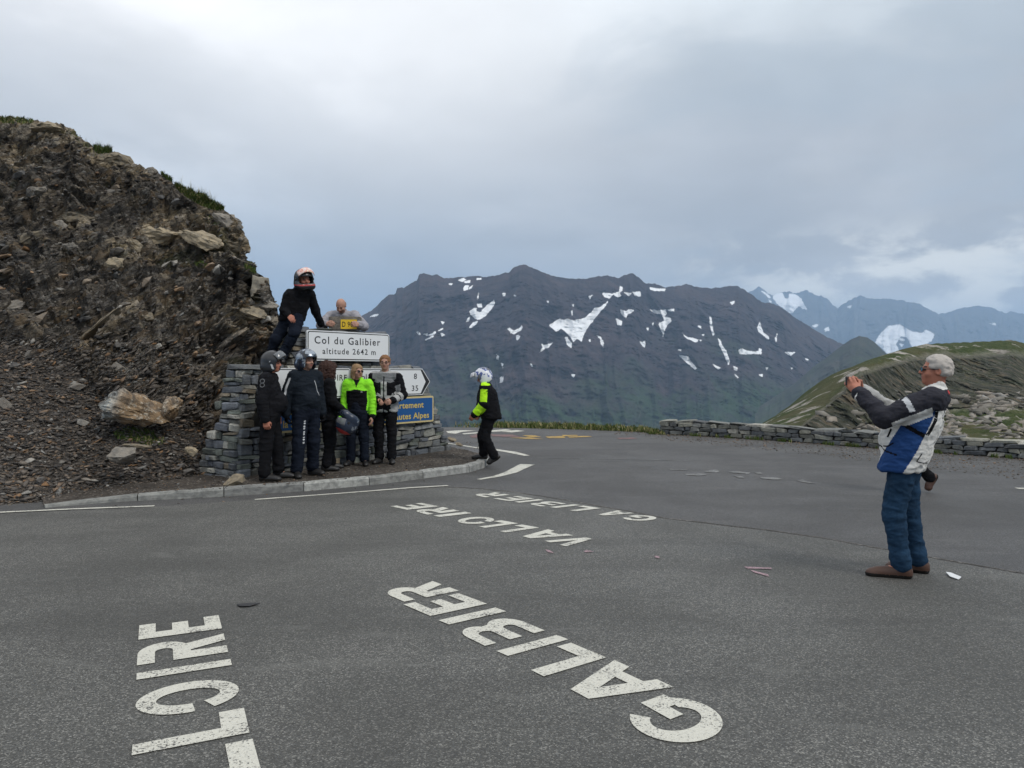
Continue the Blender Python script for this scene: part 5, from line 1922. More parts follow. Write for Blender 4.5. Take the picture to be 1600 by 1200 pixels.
BASEJ = dict(pelvis=(0, 0, .95), chest=(0, .0, 1.28), neck=(0, -.01, 1.47), head=(0, .02, 1.635),
             sh_r=(.185, -.01, 1.415), el_r=(.235, -.03, 1.13), wr_r=(.24, .05, .89), sh_l=(-.185, -.01, 1.415), el_l=(-.235, -.03, 1.13), wr_l=(-.24, .05, .89),
             hip_r=(.09, 0, .92), kn_r=(.11, .02, .50), an_r=(.12, -.02, .10), to_r=(.15, .17, .045),
             hip_l=(-.09, 0, .92), kn_l=(-.11, .02, .50), an_l=(-.12, -.02, .10), to_l=(-.15, .17, .045))


def hand(wr, el, palm, thumb, curl=.6, sc=1.0):
    """palm: direction the palm faces, thumb: side of the thumb"""
    wr, el = v3(*wr), v3(*el)
    d = unit(wr - el)
    if isinstance(curl, tuple): d = unit(d + v3(*curl[1])); curl = curl[0]
    a = unit(v3(*thumb) - d * (v3(*thumb) @ d))
    n = unit(v3(*palm) - d * (v3(*palm) @ d) - a * (v3(*palm) @ a))
    P = [cone(wr, wr + d * .03 * sc, .026 * sc, .028 * sc, .02)]
    ln = [.92, 1.05, 1.0, .8]
    for i in range(4):
        off = a * (1.5 - i) * .020 * sc
        kn = wr + d * (.088 - abs(i - 1.2) * .004) * sc + off
        P.append(cone(wr + d * .02 * sc + off * .7, kn, .0145 * sc, .0115 * sc, .012))
        c1, c2, c3 = curl * .9, curl * 2.0, curl * 2.9
        p1 = kn + (d * math.cos(c1) + n * math.sin(c1)) * .040 * ln[i] * sc
        p2 = p1 + (d * math.cos(c2) + n * math.sin(c2)) * .028 * ln[i] * sc
        p3 = p2 + (d * math.cos(c3) + n * math.sin(c3)) * .020 * ln[i] * sc
        P += [cone(kn, p1, .0100 * sc, .0092 * sc, .004), cone(p1, p2, .0092 * sc, .0085 * sc, .004), cone(p2, p3, .0085 * sc, .0072 * sc, .004)]
    t1 = wr + d * .025 * sc + a * .028 * sc + n * .008 * sc
    t2 = t1 + (d * .8 + a * .55 + n * .35) * .036 * sc
    t3 = t2 + (d * .9 + n * (.3 + curl * .6) - a * .1) * .030 * sc
    P += [cone(wr + d * .01 + a * .01, t1, .018 * sc, .014 * sc, .012), cone(t1, t2, .0125 * sc, .0108 * sc, .006), cone(t2, t3, .0108 * sc, .0088 * sc, .004)]
    return P


def head_matrix(J, yaw=0, pitch=0, roll=0):
    return Matrix.Translation(Vector(J['head'])) @ Matrix.Rotation(R(yaw), 4, 'Z') @ Matrix.Rotation(R(pitch), 4, 'X') @ Matrix.Rotation(R(roll), 4, 'Y')


def head_prims(HM):
    Mr = np.array(HM.to_3x3()); tr = np.array(HM.translation)
    T = lambda *c: Mr @ v3(*c) + tr
    return [ell(T(0, -.015, .030), (.076, .096, .088), Mr, .02), ell(T(0, .020, -.040), (.060, .074, .078), Mr, .03), ell(T(0, .062, -.090), (.026, .022, .020), Mr, .02),
            cone(T(-.034, .076, .024), T(.034, .076, .024), .012, .012, .012), cone(T(0, .088, .014), T(0, .106, -.020), .0085, .0125, .010),
            ell(T(.014, .094, -.024), (.009, .010, .007), Mr, .006), ell(T(-.014, .094, -.024), (.009, .010, .007), Mr, .006),
            ell(T(.045, .055, -.030), (.022, .025, .020), Mr, .02), ell(T(-.045, .055, -.030), (.022, .025, .020), Mr, .02),
            ell(T(.031, .100, .006), (.016, .014, .010), Mr, .010, 'sub'), ell(T(-.031, .100, .006), (.016, .014, .010), Mr, .010, 'sub'),
            ell(T(.031, .079, .006), (.0125, .0125, .0125), Mr, .004), ell(T(-.031, .079, .006), (.0125, .0125, .0125), Mr, .004),
            cone(T(-.020, .084, -.050), T(.020, .084, -.050), .0065, .0065, .006), cone(T(-.017, .083, -.062), T(.017, .083, -.062), .0075, .0075, .006),
            cone(T(-.024, .097, -.0555), T(.024, .097, -.0555), .0025, .0025, .004, op='sub'),
            ell(T(.078, -.008, -.004), (.011, .021, .031), Mr, .008), ell(T(-.078, -.008, -.004), (.011, .021, .031), Mr, .008),
            ell(T(.088, -.002, -.002), (.008, .010, .018), Mr, .006, 'sub'), ell(T(-.088, -.002, -.002), (.008, .010, .018), Mr, .006, 'sub')]


def garment_vox(fine): return .0075 if fine else .0095


def person(base, rz, H, J=None, head=(0, 0, 0), label='', skin=SKIN, hands=None, fine=False, hair=None, jacket=None, trousers=None, boots=None, body_vox=None, beard=None, group=None):
    J = dict(BASEJ, **(J or {}))
    root = empty('person', tuple(base), R(rz), label=label, cat='person')
    if group: root['group'] = group
    root.scale = (H / 1.75,) * 3
    HM = head_matrix(J, *head)
    Hi = np.array(HM.inverted())
    hv = lambda P: P @ Hi[:3, :3].T + Hi[:3, 3]
    g = lambda k: v3(*J[k])
    pr = [cone(g('pelvis') + v3(0, 0, -.02), g('chest'), .10, .11, .04), cone(g('chest'), g('neck'), .11, .06, .04), cone(g('sh_l'), g('sh_r'), .05, .05, .04),
          cone(g('neck') - v3(0, 0, .02), (np.array(HM) @ np.array([0, -.02, -.05, 1]))[:3], .056, .054, .03)]
    for sd in 'rl':
        pr += [cone(g('sh_' + sd), g('el_' + sd), .046, .038, .02), cone(g('el_' + sd), g('wr_' + sd), .038, .026, .02),
               cone(g('hip_' + sd), g('kn_' + sd), .075, .05, .03), cone(g('kn_' + sd), g('an_' + sd), .048, .034, .02), cone(g('an_' + sd), g('to_' + sd), .034, .022, .02)]
        hs = (hands or {}).get(sd, dict(palm=(-1 if sd == 'r' else 1, 0, 0), thumb=(0, 1, 0), curl=.55))
        hp = hand(J['wr_' + sd], J['el_' + sd], **{k: v for k, v in hs.items() if k != 'glove'})
        pr += hp
    pr += head_prims(HM)
    vox = body_vox or (.0060 if fine else .0078)
    gl = {sd: (hands or {}).get(sd, {}).get('glove') for sd in 'rl'}

    def cls(P):
        q = hv(P)
        c = np.zeros(len(P), int)
        near = (np.abs(q[:, 2]) < .14) & (np.abs(q[:, 0]) < .1) & (q[:, 1] > .02) & (q[:, 1] < .14)
        brow = near & (q[:, 2] > .022) & (q[:, 2] < .034) & (np.abs(q[:, 0]) > .014) & (np.abs(q[:, 0]) < .050) & (q[:, 1] > .068)
        eye = near & (np.abs(q[:, 2] - .006) < .0065) & (np.abs(np.abs(q[:, 0]) - .031) < .012) & (q[:, 1] > .07)
        lip = near & (np.abs(q[:, 2] + .0555) < .010) & (np.abs(q[:, 0]) < .024) & (q[:, 1] > .075)
        c[brow | eye] = 1
        c[lip] = 2
        for sd in 'rl':
            if gl[sd]:
                d_ = np.linalg.norm(P - g('wr_' + sd) - unit(g('wr_' + sd) - g('el_' + sd)) * .08, axis=1)
                c[d_ < .125] = 3
        if beard is not None:
            bd = near & (q[:, 2] < -.032) & ~lip & (q[:, 1] < .12)
            c[bd & (q[:, 1] > .0)] = 4
        return c
    body = build('body', pr, vox, [skin, DARKF, LIP, BLACK, beard or skin], cls, parent=root)
    # shoes
    bt = boots or dict(kind='boot')
    for sd in 'rl':
        an, to = g('an_' + sd), g('to_' + sd)
        f = unit((to - an) * v3(1, 1, .0) + v3(0, 0, 0)) if bt.get('flat', True) else unit(to - an)
        up = v3(0, 0, 1)
        if not (J.get('flat_' + sd, True)):
            dirv = unit(to - an)
            side = unit(np.cross(dirv, g('kn_' + sd) - an))
            f = dirv
            up = unit(np.cross(side, dirv)) if np.cross(side, dirv)[2] > -1 else up
            if up @ (g('kn_' + sd) - an) < 0: up = -up
        sole_z = .0
        heel = an + f * -.035 - up * .055
        toe = to
        if J.get('flat_' + sd, True):
            heel[2] = an[2] - .055; toe = v3(to[0], to[1], an[2] - .060)
        pr = [cone(heel, toe - f * .02, .042, .040, .02), cone(heel + up * .04, toe - f * .06 + up * .02, .040, .036, .03), ell(toe - f * .015 - up * .002, (.042, .05, .036), None, .02)]
        if bt['kind'] == 'boot':
            pr += [cone(an + up * .0 - f * .012, an + (g('kn_' + sd) - an) * .35, .050, .056, .03)]
        else:
            pr += [cone(an - f * .012 - up * .02, an - f * .014 + up * .015, .046, .042, .03)]
        # flat underside
        bot = heel - up * .030
        Mx = np.stack([unit(np.cross(f, up)), f, unit(up)], 1)
        pr.append(bx(bot + f * .1 - up * .1, (.2, .4, .1), Mx, .006, 'sub', .002))

        def cl2(P, bot=bot, up=up):
            return ((P - bot) @ up < .029).astype(int)
        build('shoe' if bt['kind'] != 'boot' else 'boot', pr, .0065 if fine else .0085, [bt.get('mat', LEATHER), bt.get('sole', SOLE)], cl2, parent=root)
    # trousers
    tr = trousers or {}
    fat = tr.get('fat', 1.0)
    pr = [cone(g('hip_r') * .6 + g('pelvis') * .4, g('hip_l') * .6 + g('pelvis') * .4, .118 * fat, .118 * fat, .05), cone(g('pelvis'), g('pelvis') * .75 + g('chest') * .25, .135 * fat, .125 * fat, .05)]
    for sd in 'rl':
        h_, k_, a_ = g('hip_' + sd), g('kn_' + sd), g('an_' + sd)
        pr += [cone(h_, k_, .100 * fat, .074 * fat, .03), cone(k_, a_ + (k_ - a_) * .10, .074 * fat, tr.get('hem', .062) * fat, .025)]
        if tr.get('stack', True):
            pr += [cone(a_ + (k_ - a_) * .16, a_ + (k_ - a_) * .06, (tr.get('hem', .062) + .008) * fat, (tr.get('hem', .062) + .004) * fat, .02)]
    build('trousers', pr, garment_vox(fine), tr.get('mats', [BLACK]), tr.get('cls'), tr.get('folds', .011), root, (6, 6, 12), seed=int(H * 100))
    # jacket
    jk = jacket or {}
    w, dth = jk.get('w', 1.0), jk.get('d', .74)
    pe, ch, nk = g('pelvis'), g('chest'), g('neck')
    sw = unit(g('sh_r') - g('sh_l'))
    fw = unit(np.cross(v3(0, 0, 1), sw) if True else 0)
    fl = (fw, dth)
    hemh = jk.get('hem', -.06)
    ax_ = unit(ch - pe)
    bot = pe + ax_ * hemh
    sr, sl_ = g('sh_r'), g('sh_l')
    pr = [cone(bot + sw * .05, ch + sw * .045, .155 * w, .150 * w, .05, fl), cone(bot - sw * .05, ch - sw * .045, .155 * w, .150 * w, .05, fl),
          cone(ch + sw * .05, ch * .25 + nk * .75 - v3(0, 0, .05) + sw * .05, .148 * w, .105, .05, fl), cone(ch - sw * .05, ch * .25 + nk * .75 - v3(0, 0, .05) - sw * .05, .148 * w, .105, .05, fl),
          cone(sr - sw * .03, sl_ + sw * .03, .078, .078, .05), cone(nk - v3(0, 0, .05), nk + v3(0, 0, .035), .085, .070, .04)]
    if jk.get('belly'):
        pr.append(ell(pe * .6 + ch * .4 + fw * .05, (.155 * w, .12 + jk['belly'], .17), None, .06))
    pr.append(bx(bot - ax_ * .165, (.5, .5, .165), None, .012, 'sub', .01))
    slr = jk.get('sleeve', 1.0)
    sp = []
    for sd in 'rl':
        s_, e_, w_ = g('sh_' + sd), g('el_' + sd), g('wr_' + sd)
        cuff = w_ + unit(w_ - e_) * jk.get('cuff', -.005)
        sp += [cone(s_, e_, .074 * slr, .062 * slr, .035), cone(e_, cuff, .062 * slr, .046 * slr, .025)]
    pr += sp
    # neck opening
    pr.append(cone(nk + v3(0, .01, .0), nk + v3(0, .02, .12), .058, .062, .006, op='sub'))
    jo = build('jacket', pr, garment_vox(fine), jk.get('mats', [BLACK]), (lambda P: jk['cls'](P, J)) if jk.get('cls') else None, jk.get('folds', .010), root, (7, 7, 13), seed=int(H * 70))
    if hair:
        hair_obj(root, HM, hair, fine)
    return root, J, HM


def hair_obj(root, HM, hair, fine):
    kind, mat = hair
    if kind == 'short':
        pr = [ell((0, -.018, .038), (.081, .100, .086), None, .02), ell((0, -.055, -.01), (.074, .060, .075), None, .02),
              bx((0, .105, -.02), (.12, .055, .095), None, .02, 'sub', .02), bx((0, .02, -.075), (.12, .20, .045), None, .02, 'sub', .01), bx((0, .03, -.02), (.12, .045, .035), None, .015, 'sub', .01)]
        am, fs = .0085, (24, 20, 20)
    elif kind == 'bald':
        pr = [ell((0, -.025, .010), (.0815, .094, .070), None, .02), bx((0, .09, 0), (.12, .085, .2), None, .02, 'sub', .02), bx((0, 0, .105), (.2, .2, .06), None, .02, 'sub', .02), bx((0, .0, -.10), (.2, .2, .05), None, .02, 'sub', .02)]
        am, fs = .002, (30, 30, 30)
    elif kind == 'bob':
        pr = [ell((0, -.022, .032), (.086, .104, .092), None, .02), cone((.066, -.015, .0), (.066, .0, -.115), .034, .022, .04), cone((-.066, -.015, .0), (-.066, .0, -.115), .034, .022, .04),
              ell((0, -.07, -.06), (.085, .055, .095), None, .03), bx((0, .12, -.03), (.066, .075, .088), None, .02, 'sub', .02)]
        am, fs = .010, (16, 16, 7)
    else:
        pr = [ell((0, -.02, .035), (.115, .125, .105), None, .02), ell((.075, .02, -.07), (.055, .075, .14), None, .04), ell((-.075, .01, -.07), (.055, .065, .14), None, .04),
              ell((0, -.08, -.10), (.11, .07, .16), None, .04), ell((0, .085, .07), (.07, .03, .035), None, .03), bx((0, .14, -.04), (.05, .06, .08), None, .02, 'sub', .02)]
        am, fs = .017, (20, 20, 17)
    build('hair', pr, .0065 if fine else .008, [mat], None, am, root, fs, seed=4, M=HM)


def ellipsoid_patch(name, c, r, az, el0, el1, th, mat, parent, HM, pitch=0, n=18):
    """curved shield with thickness: visor or peak"""
    V, Fs = [], []
    m_ = 8
    Rx = Matrix.Rotation(R(pitch), 3, 'X')
    for layer in (0, th):
        for i in range(n + 1):
            a = R(-az + 2 * az * i / n)
            for j in range(m_ + 1):
                e = R(el0 + (el1 - el0) * j / m_)
                p = Vector(((r[0] + layer) * math.sin(a) * math.cos(e), (r[1] + layer) * math.cos(a) * math.cos(e), (r[2] + layer) * math.sin(e)))
                V.append(HM @ (Rx @ p + Vector(c)))
    k = (n + 1) * (m_ + 1)
    for i in range(n):
        for j in range(m_):
            a = i * (m_ + 1) + j
            Fs.append([a, a + m_ + 1, a + m_ + 2, a + 1])
            Fs.append([k + a, k + a + 1, k + a + m_ + 2, k + a + m_ + 1])
    for i in range(n):
        for a in (i * (m_ + 1), i * (m_ + 1) + m_):
            Fs.append([a, a + m_ + 1, k + a + m_ + 1, k + a])
    for j in range(m_):
        for a in (j, n * (m_ + 1) + j):
            Fs.append([a, a + 1, k + a + 1, k + a])
    me = py_mesh(name, V, Fs)
    bm = bmesh.new(); bm.from_mesh(me); bmesh.ops.recalc_face_normals(bm, faces=bm.faces); bm.to_mesh(me); bm.free()
    return link(name, me, mat, parent, smooth=True)


def helmet(root, HM, mats, cls, open_face=False, visor=None, visor_pitch=50, top=None, held=False, vox=.0068, label=None, peak=None):
    pr = [ell((0, -.012, .028), (.127, .152, .138), None, .02)]
    if not open_face:
        pr += [cone((-.07, .085, -.082), (.07, .085, -.082), .048, .048, .03), cone((-.085, .0, -.07), (-.06, .09, -.085), .05, .045, .04), cone((.085, .0, -.07), (.06, .09, -.085), .05, .045, .04)]
    pr += [ell((.08, -.02, -.065), (.045, .10, .065), None, .04), ell((-.08, -.02, -.065), (.045, .10, .065), None, .04), ell((0, -.09, -.04), (.10, .06, .08), None, .04)]
    pr += [ell((0, -.005, .005), (.100, .128, .118), None, .006, 'sub'), cone((0, 0, -.05), (0, 0, -.22), .095, .105, .01, op='sub')]
    if open_face:
        pr += [bx((0, .13, -.055), (.092, .12, .105), None, .02, 'sub', .03)]
    else:
        pr += [bx((0, .15, .006), (.098, .115, .046), None, .015, 'sub', .02)]
    HM = HM @ Matrix.Diagonal((1.10, 1.10, 1.08, 1))
    h = build('helmet', pr, vox, mats, cls, 0, root, M=HM, label=label)
    # padding
    lp = [ell((0, -.008, .012), (.103, .131, .121), None, .01), ell((0, -.005, .0), (.088, .115, .105), None, .01, 'sub'), cone((0, 0, -.05), (0, 0, -.22), .080, .09, .01, op='sub'), bx((0, .16, -.02), (.085, .14, .11), None, .02, 'sub', .02)]
    l_ = build('liner', lp, .008, [LINER], None, 0, None, M=HM)
    l_.parent = h
    if visor:
        v_ = ellipsoid_patch('visor', (0, .022 if visor_pitch > 20 else -.01, .036 if visor_pitch > 20 else .01), (.131, .150, .135), 64, -20, 20, .004, visor, None, HM, visor_pitch)
        v_.parent = h
        for x in (-1, 1):
            bm = bmesh.new()
            bmesh.ops.create_cone(bm, cap_ends=True, segments=14, radius1=.020, radius2=.016, depth=.010, matrix=Matrix.Rotation(R(90), 4, 'Y'))
            me = bpy.data.meshes.new('hinge')
            bmesh.ops.transform(bm, matrix=HM @ Matrix.Translation((x * .129, .01, .01)), verts=bm.verts)
            bm.to_mesh(me); bm.free()
            link('hinge', me, HEL_BLK, h)
    if peak:
        p2 = ellipsoid_patch('peak', (0, .0, .03), (.130, .185, .120), 42, 18, 48, .006, peak, None, HM, 6)
        p2.parent = h
    return h


def bar(parent, HM, pts, r, mat, name):
    V, Fs = [], []
    n = 6
    P = [HM @ Vector(p) for p in pts]
    for i, p in enumerate(P):
        t_ = (P[min(i + 1, len(P) - 1)] - P[max(i - 1, 0)]).normalized()
        a = t_.orthogonal().normalized(); b2 = t_.cross(a)
        for j in range(n):
            V.append(p + (a * math.cos(j * math.tau / n) + b2 * math.sin(j * math.tau / n)) * r)
    for i in range(len(P) - 1):
        for j in range(n):
            Fs.append([i * n + j, i * n + (j + 1) % n, (i + 1) * n + (j + 1) % n, (i + 1) * n + j])
    Fs += [list(range(n))[::-1], [(len(P) - 1) * n + j for j in range(n)]]
    return link(name, py_mesh(name, V, Fs), mat, parent, smooth=True)


def glasses(root, HM, lens, frame, tinted=True):
    g0 = None
    for x in (-.032, .032):
        pts = [(x + .022 * math.cos(a), .101 + .004 * math.cos(a) * (1 if x < 0 else -1), .006 + .016 * math.sin(a)) for a in np.linspace(0, math.tau, 13)]
        f_ = bar(root, HM, pts, .0030, frame, 'glasses_frame')
        if g0 is None: g0 = f_
        if tinted:
            V = [HM @ Vector(p) for p in pts[:-1]] + [HM @ Vector((p[0], p[1] - .002, p[2])) for p in pts[:-1]]
            n = 12
            me = py_mesh('lens', V, [list(range(n)), list(range(n, 2 * n))[::-1]] + [[i, (i + 1) % n, n + (i + 1) % n, n + i] for i in range(n)])
            link('lens', me, lens, root)
        bar(root, HM, [(math.copysign(.054, x), .099, .008), (math.copysign(.074, x), .07, .010), (math.copysign(.083, x), -.01, .012)], .0028, frame, 'glasses_arm')
    bar(root, HM, [(-.010, .104, .008), (0, .107, .010), (.010, .104, .008)], .0028, frame, 'glasses_bridge')


def patch_on(root, obj, name, path, width, mat, off=.004, dirv=(0, -1, 0)):
    """cloth stripe laid on a garment: path of points, pushed onto the surface of obj along dirv"""
    me = obj.data
    bv_ = BVHTree.FromPolygons([tuple(v.co) for v in me.vertices], [tuple(p.vertices) for p in me.polygons])
    d = Vector(dirv).normalized()
    n = 22
    P = [Vector(p) for p in path]
    L = [0]
    for i in range(1, len(P)): L.append(L[-1] + (P[i] - P[i - 1]).length)
    V, last = [], None
    for i in range(n + 1):
        s = L[-1] * i / n
        k = max(j for j in range(len(L)) if L[j] <= s + 1e-9)
        k = min(k, len(P) - 2)
        p = P[k].lerp(P[k + 1], (s - L[k]) / max(1e-6, L[k + 1] - L[k]))
        tt = (P[k + 1] - P[k]).normalized()
        sd = tt.cross(d).normalized()
        for w_ in (-.5, .5):
            q = p + sd * w_ * width
            hit, nn, _, _ = bv_.ray_cast(q - d * .6, d)
            if hit is None:
                hit = last if last is not None else q + d * .45
            last = hit
            V.append(hit - d * off)
    Fs = [[2 * i, 2 * i + 1, 2 * i + 3, 2 * i + 2] for i in range(n)]
    return link(name, py_mesh(name, V, Fs), mat, root, smooth=True)


def child(root, name):
    for o in root.children:
        if o.name.split('.')[0] == name: return o


def arm_mask(P, J, sd, r=.10):
    d1, h1 = seg_dist(P, J['sh_' + sd], J['el_' + sd])
    d2, h2 = seg_dist(P, J['el_' + sd], J['wr_' + sd])
    d = np.minimum(d1, d2)
    side = 1 if sd == 'r' else -1
    ax = v3(*J['sh_' + sd]) * .5 + v3(*J['el_' + sd]) * .5
    dt, _ = seg_dist(P, J['pelvis'], J['chest'])
    return (d < r) & ((h1 > .12) | (d2 < d1)) & (d < dt * .85), np.where(d2 < d1, 1 + h2, h1)


# --- 1: man in black with a raised clear visor
rt, J1, H1 = person(gp(421, 751, PL_Z), -84, 1.73, dict(head=(0, .05, 1.625), chest=(0, .01, 1.27), to_r=(.15, .16, .04), an_r=(.13, -.04, .10), kn_r=(.11, -.02, .5), an_l=(-.13, .10, .10), kn_l=(-.11, .08, .5), to_l=(-.15, .30, .04), wr_r=(.26, -.0, .86), el_r=(.26, -.05, 1.12)),
                    (-6, -4, 0), 'man all in black with a dark helmet and raised clear visor, leftmost of the group', SKIN_RED, jacket=dict(mats=[BLACKB], w=1.06, belly=.07, hem=-.05, sleeve=1.12), trousers=dict(mats=[BLACK], fat=1.06),
                    hands=dict(r=dict(palm=(-.3, 0, 0), thumb=(0, 1, 0), curl=.85, sc=1.12), l=dict(palm=(1, 0, 0), thumb=(0, 1, 0), curl=.6)))
h = helmet(rt, H1, [HEL_BLK, REFLECT], lambda P: ((np.abs(P[:, 1] - .01 + (P[:, 2]) * .45) < .012) & (P[:, 2] < .03) & (P[:, 2] > -.07) & (P[:, 0] > .08)).astype(int), True, mv, 48)
jo = child(rt, 'jacket')
for a0 in (0, 1):
    pts = [(.3, -.035 + .030 * math.cos(a), 1.33 + a0 * .055 + .027 * math.sin(a)) for a in np.linspace(0, math.tau, 12)]
    patch_on(rt, jo, 'sleeve_emblem', pts, .008, MGREY, .003, (-1, 0, 0))

# --- 2: man with silver helmet, striped sleeves
rt, J2, H2 = person(gp(478, 745, PL_Z), -132, 1.76, dict(an_r=(.17, .03, .10), to_r=(.24, .20, .04), kn_r=(.15, .06, .5), an_l=(-.14, -.05, .10), to_l=(-.20, .12, .04), wr_r=(.27, -.07, .88), el_r=(.29, -.06, 1.13)),
                    (14, -3, 0), 'man with silver blue helmet and two white stripes on the sleeve of a dark jacket', SKIN, beard=H_STUB, jacket=dict(mats=[NAVY2], w=1.08, belly=.03, hem=-.02, sleeve=1.15), trousers=dict(mats=[NAVY], fat=1.12),
                    boots=dict(kind='boot'), hands=dict(r=dict(palm=(-1, 0, 0), thumb=(0, 1, 0), curl=.7, glove=True), l=dict(palm=(1, 0, 0), thumb=(0, 1, 0), curl=.7, glove=True)))


def cl_sil(P):
    n = fbm(P * 11 + 3, 3)
    return np.where(n > .12, 0, np.where(n > -.22, 1, 2)) + np.where((P[:, 1] > .07) & (P[:, 2] > .05) & (P[:, 0] < 0) & (n < .1), 0, 0)


helmet(rt, H2, [HEL_SIL, HEL_BLU, HEL_BLK], cl_sil, True, None)
o_ = ellipsoid_patch('raised_chin_bar', (0, -.01, .02), (.134, .160, .146), 62, 30, 58, .012, HEL_SIL, rt, H2, 0)
jo = child(rt, 'jacket')
for off in (-.018, .034):
    patch_on(rt, jo, 'sleeve_stripe', [(.215 + off * .6, -.03 + off, 1.40), (.27 + off * .6, -.05 + off, 1.25), (.285 + off * .6, -.06 + off, 1.10)], .016, REFLECT, .003, (-.72, -.7, 0))
patch_on(rt, jo, 'chest_piping', [(-.06, .3, 1.36), (-.11, .3, 1.15)], .010, REFLECT, .003, (0, -1, 0))
tro = child(rt, 'trousers')
for k in range(9):
    z_ = .80 - k * .037
    x_ = .135 + .004 * k
    patch_on(rt, tro, 'leg_lettering', [(x_ - .014, .3, z_ + .006 * (k % 2)), (x_ + .014, .3, z_ - .008 * ((k + 1) % 2))], .014 + .006 * (k % 3), REFLECT, .003, (-.2, -1, 0))

# --- 3: woman with long dark curls holding a helmet
rt, J3, H3 = person(gp(513, 736, PL_Z), -66, 1.63, dict(wr_r=(.16, .26, .93), el_r=(.25, .02, 1.12), an_r=(.10, -.06, .10), to_r=(.14, .12, .04), an_l=(-.12, .07, .10), to_l=(-.14, .25, .04), head=(0, .0, 1.63)),
                    (-4, -6, 0), 'woman in black with long dark brown curly hair, turned away beside the silver helmet', SKIN, hair=('long', H_BROWN), jacket=dict(mats=[BLACK], w=.98, hem=-.12, sleeve=1.06), trousers=dict(mats=[BLACK]),
                    hands=dict(r=dict(palm=(-1, 0, 0), thumb=(0, 1, .5), curl=.85, glove=True), l=dict(palm=(1, 0, 0), thumb=(0, 1, 0), curl=.7, glove=True)))
jacket3 = child(rt, 'jacket')
# the helmet she holds by its chin bar
hh = empty('motorcycle_helmet', tuple(wp(542, 660, 11.30)), label='dark blue helmet with red rim hanging from the curly haired woman\'s hand', cat='helmet')
HMh = Matrix.Rotation(R(-60), 4, 'Z') @ Matrix.Rotation(R(150), 4, 'X')


def cl_held(P):
    n = fbm(P * 12 + 8, 3)
    c = np.where(n > .42, 1, 0)
    c = np.where(P[:, 2] > .125, 2, c)
    c = np.where((P[:, 2] < -.02) & (P[:, 1] > .05) & (n > -.1) & (P[:, 0] < -.02), 3, c)
    return c


helmet(hh, HMh, [HEL_BLU, HEL_SIL, HEL_RED, HEL_BLK], cl_held, False, mv, 10)
glv = [ell((0, 0, 0), (.028, .022, .036), None, .02)]
gg = build('glove_cuff', [cone((0, 0, 0), (.02, 0, -.05), .026, .030, .02), cone((.02, 0, -.05), (.045, .0, -.07), .02, .012, .01)], .007, [NEON], None, .003, None)
gg.name = 'glove'
tag(gg, label='neon green glove tucked into the dark helmet held by the curly haired woman', cat='glove')
gg.location = wp(531, 653, 11.25)

# --- 4: blonde woman in neon green


def cl4(P, J):
    c = np.zeros(len(P), int)
    for sd in 'rl':
        m_, h_ = arm_mask(P, J, sd, .11)
        out = (P[:, 0] > J['sh_r'][0] - .005) if sd == 'r' else (P[:, 0] < J['sh_l'][0] + .005)
        c[m_ & (out | (h_ > 1.3)) & (h_ < 1.9)] = 1
    c[(P[:, 2] > 1.315 + .012 * np.cos(P[:, 0] * 22))] = 1
    c[(P[:, 2] > 1.50)] = 1
    c[(np.abs(P[:, 0]) < .012 + np.clip((P[:, 2] - 1.40) * .5, 0, 1)) & (P[:, 1] > 0) & (P[:, 2] > 1.36) & (P[:, 2] < 1.50)] = 0
    return c


rt, J4, H4 = person(gp(559, 728, PL_Z), 176, 1.60, dict(wr_l=(-.27, .06, .86), el_l=(-.255, -.03, 1.12), wr_r=(.26, .08, .90), an_r=(.12, .0, .10), an_l=(-.13, .02, .10), to_r=(.17, .18, .04), to_l=(-.19, .18, .04)),
                    (48, -4, 0), 'blonde woman in sunglasses wearing a neon green and black jacket', SKIN, hair=('bob', H_BLOND),
                    jacket=dict(mats=[BLACK, NEON], cls=cl4, w=.98, hem=-.03, sleeve=1.08), trousers=dict(mats=[NAVY], fat=1.02),
                    hands=dict(l=dict(palm=(.6, .2, 0), thumb=(0, 1, 0), curl=.4), r=dict(palm=(-1, 0, 0), thumb=(0, 1, 0), curl=.7, glove=True)))
glasses(rt, H4, mgl, mgl)
patch_on(rt, child(rt, 'jacket'), 'chest_mark', [(-.115, .3, 1.285), (-.085, .3, 1.285)], .010, REFLECT, .003, (0, -1, 0))

# --- 5: man in a grey and black touring jacket


def cl5(P, J):
    c = np.zeros(len(P), int)                      # black
    x, z, y = P[:, 0], P[:, 2], P[:, 1]
    c[z < 1.115] = 1                                # light grey skirt
    c[(np.abs(x) < .050) & (y > 0)] = 1             # front strip
    yoke = (z > 1.315 + .35 * np.abs(np.abs(x) - .10)) & (np.abs(x) < .19)
    c[yoke] = 2
    c[(np.abs(x) < .007) & (y > 0) & (z < 1.42)] = 0
    c[z > 1.475] = 1
    for sd in 'rl':
        m_, h_ = arm_mask(P, J, sd, .105)
        c[m_] = 0
        c[m_ & (h_ > 1.22)] = 1
        c[m_ & (h_ > .45) & (h_ < .78) & (y > .0) & (np.abs(x) < .262)] = 2
        c[m_ & (h_ > 1.82)] = 0
        c[m_ & (h_ > 1.45) & (h_ < 1.52)] = 0
    return c


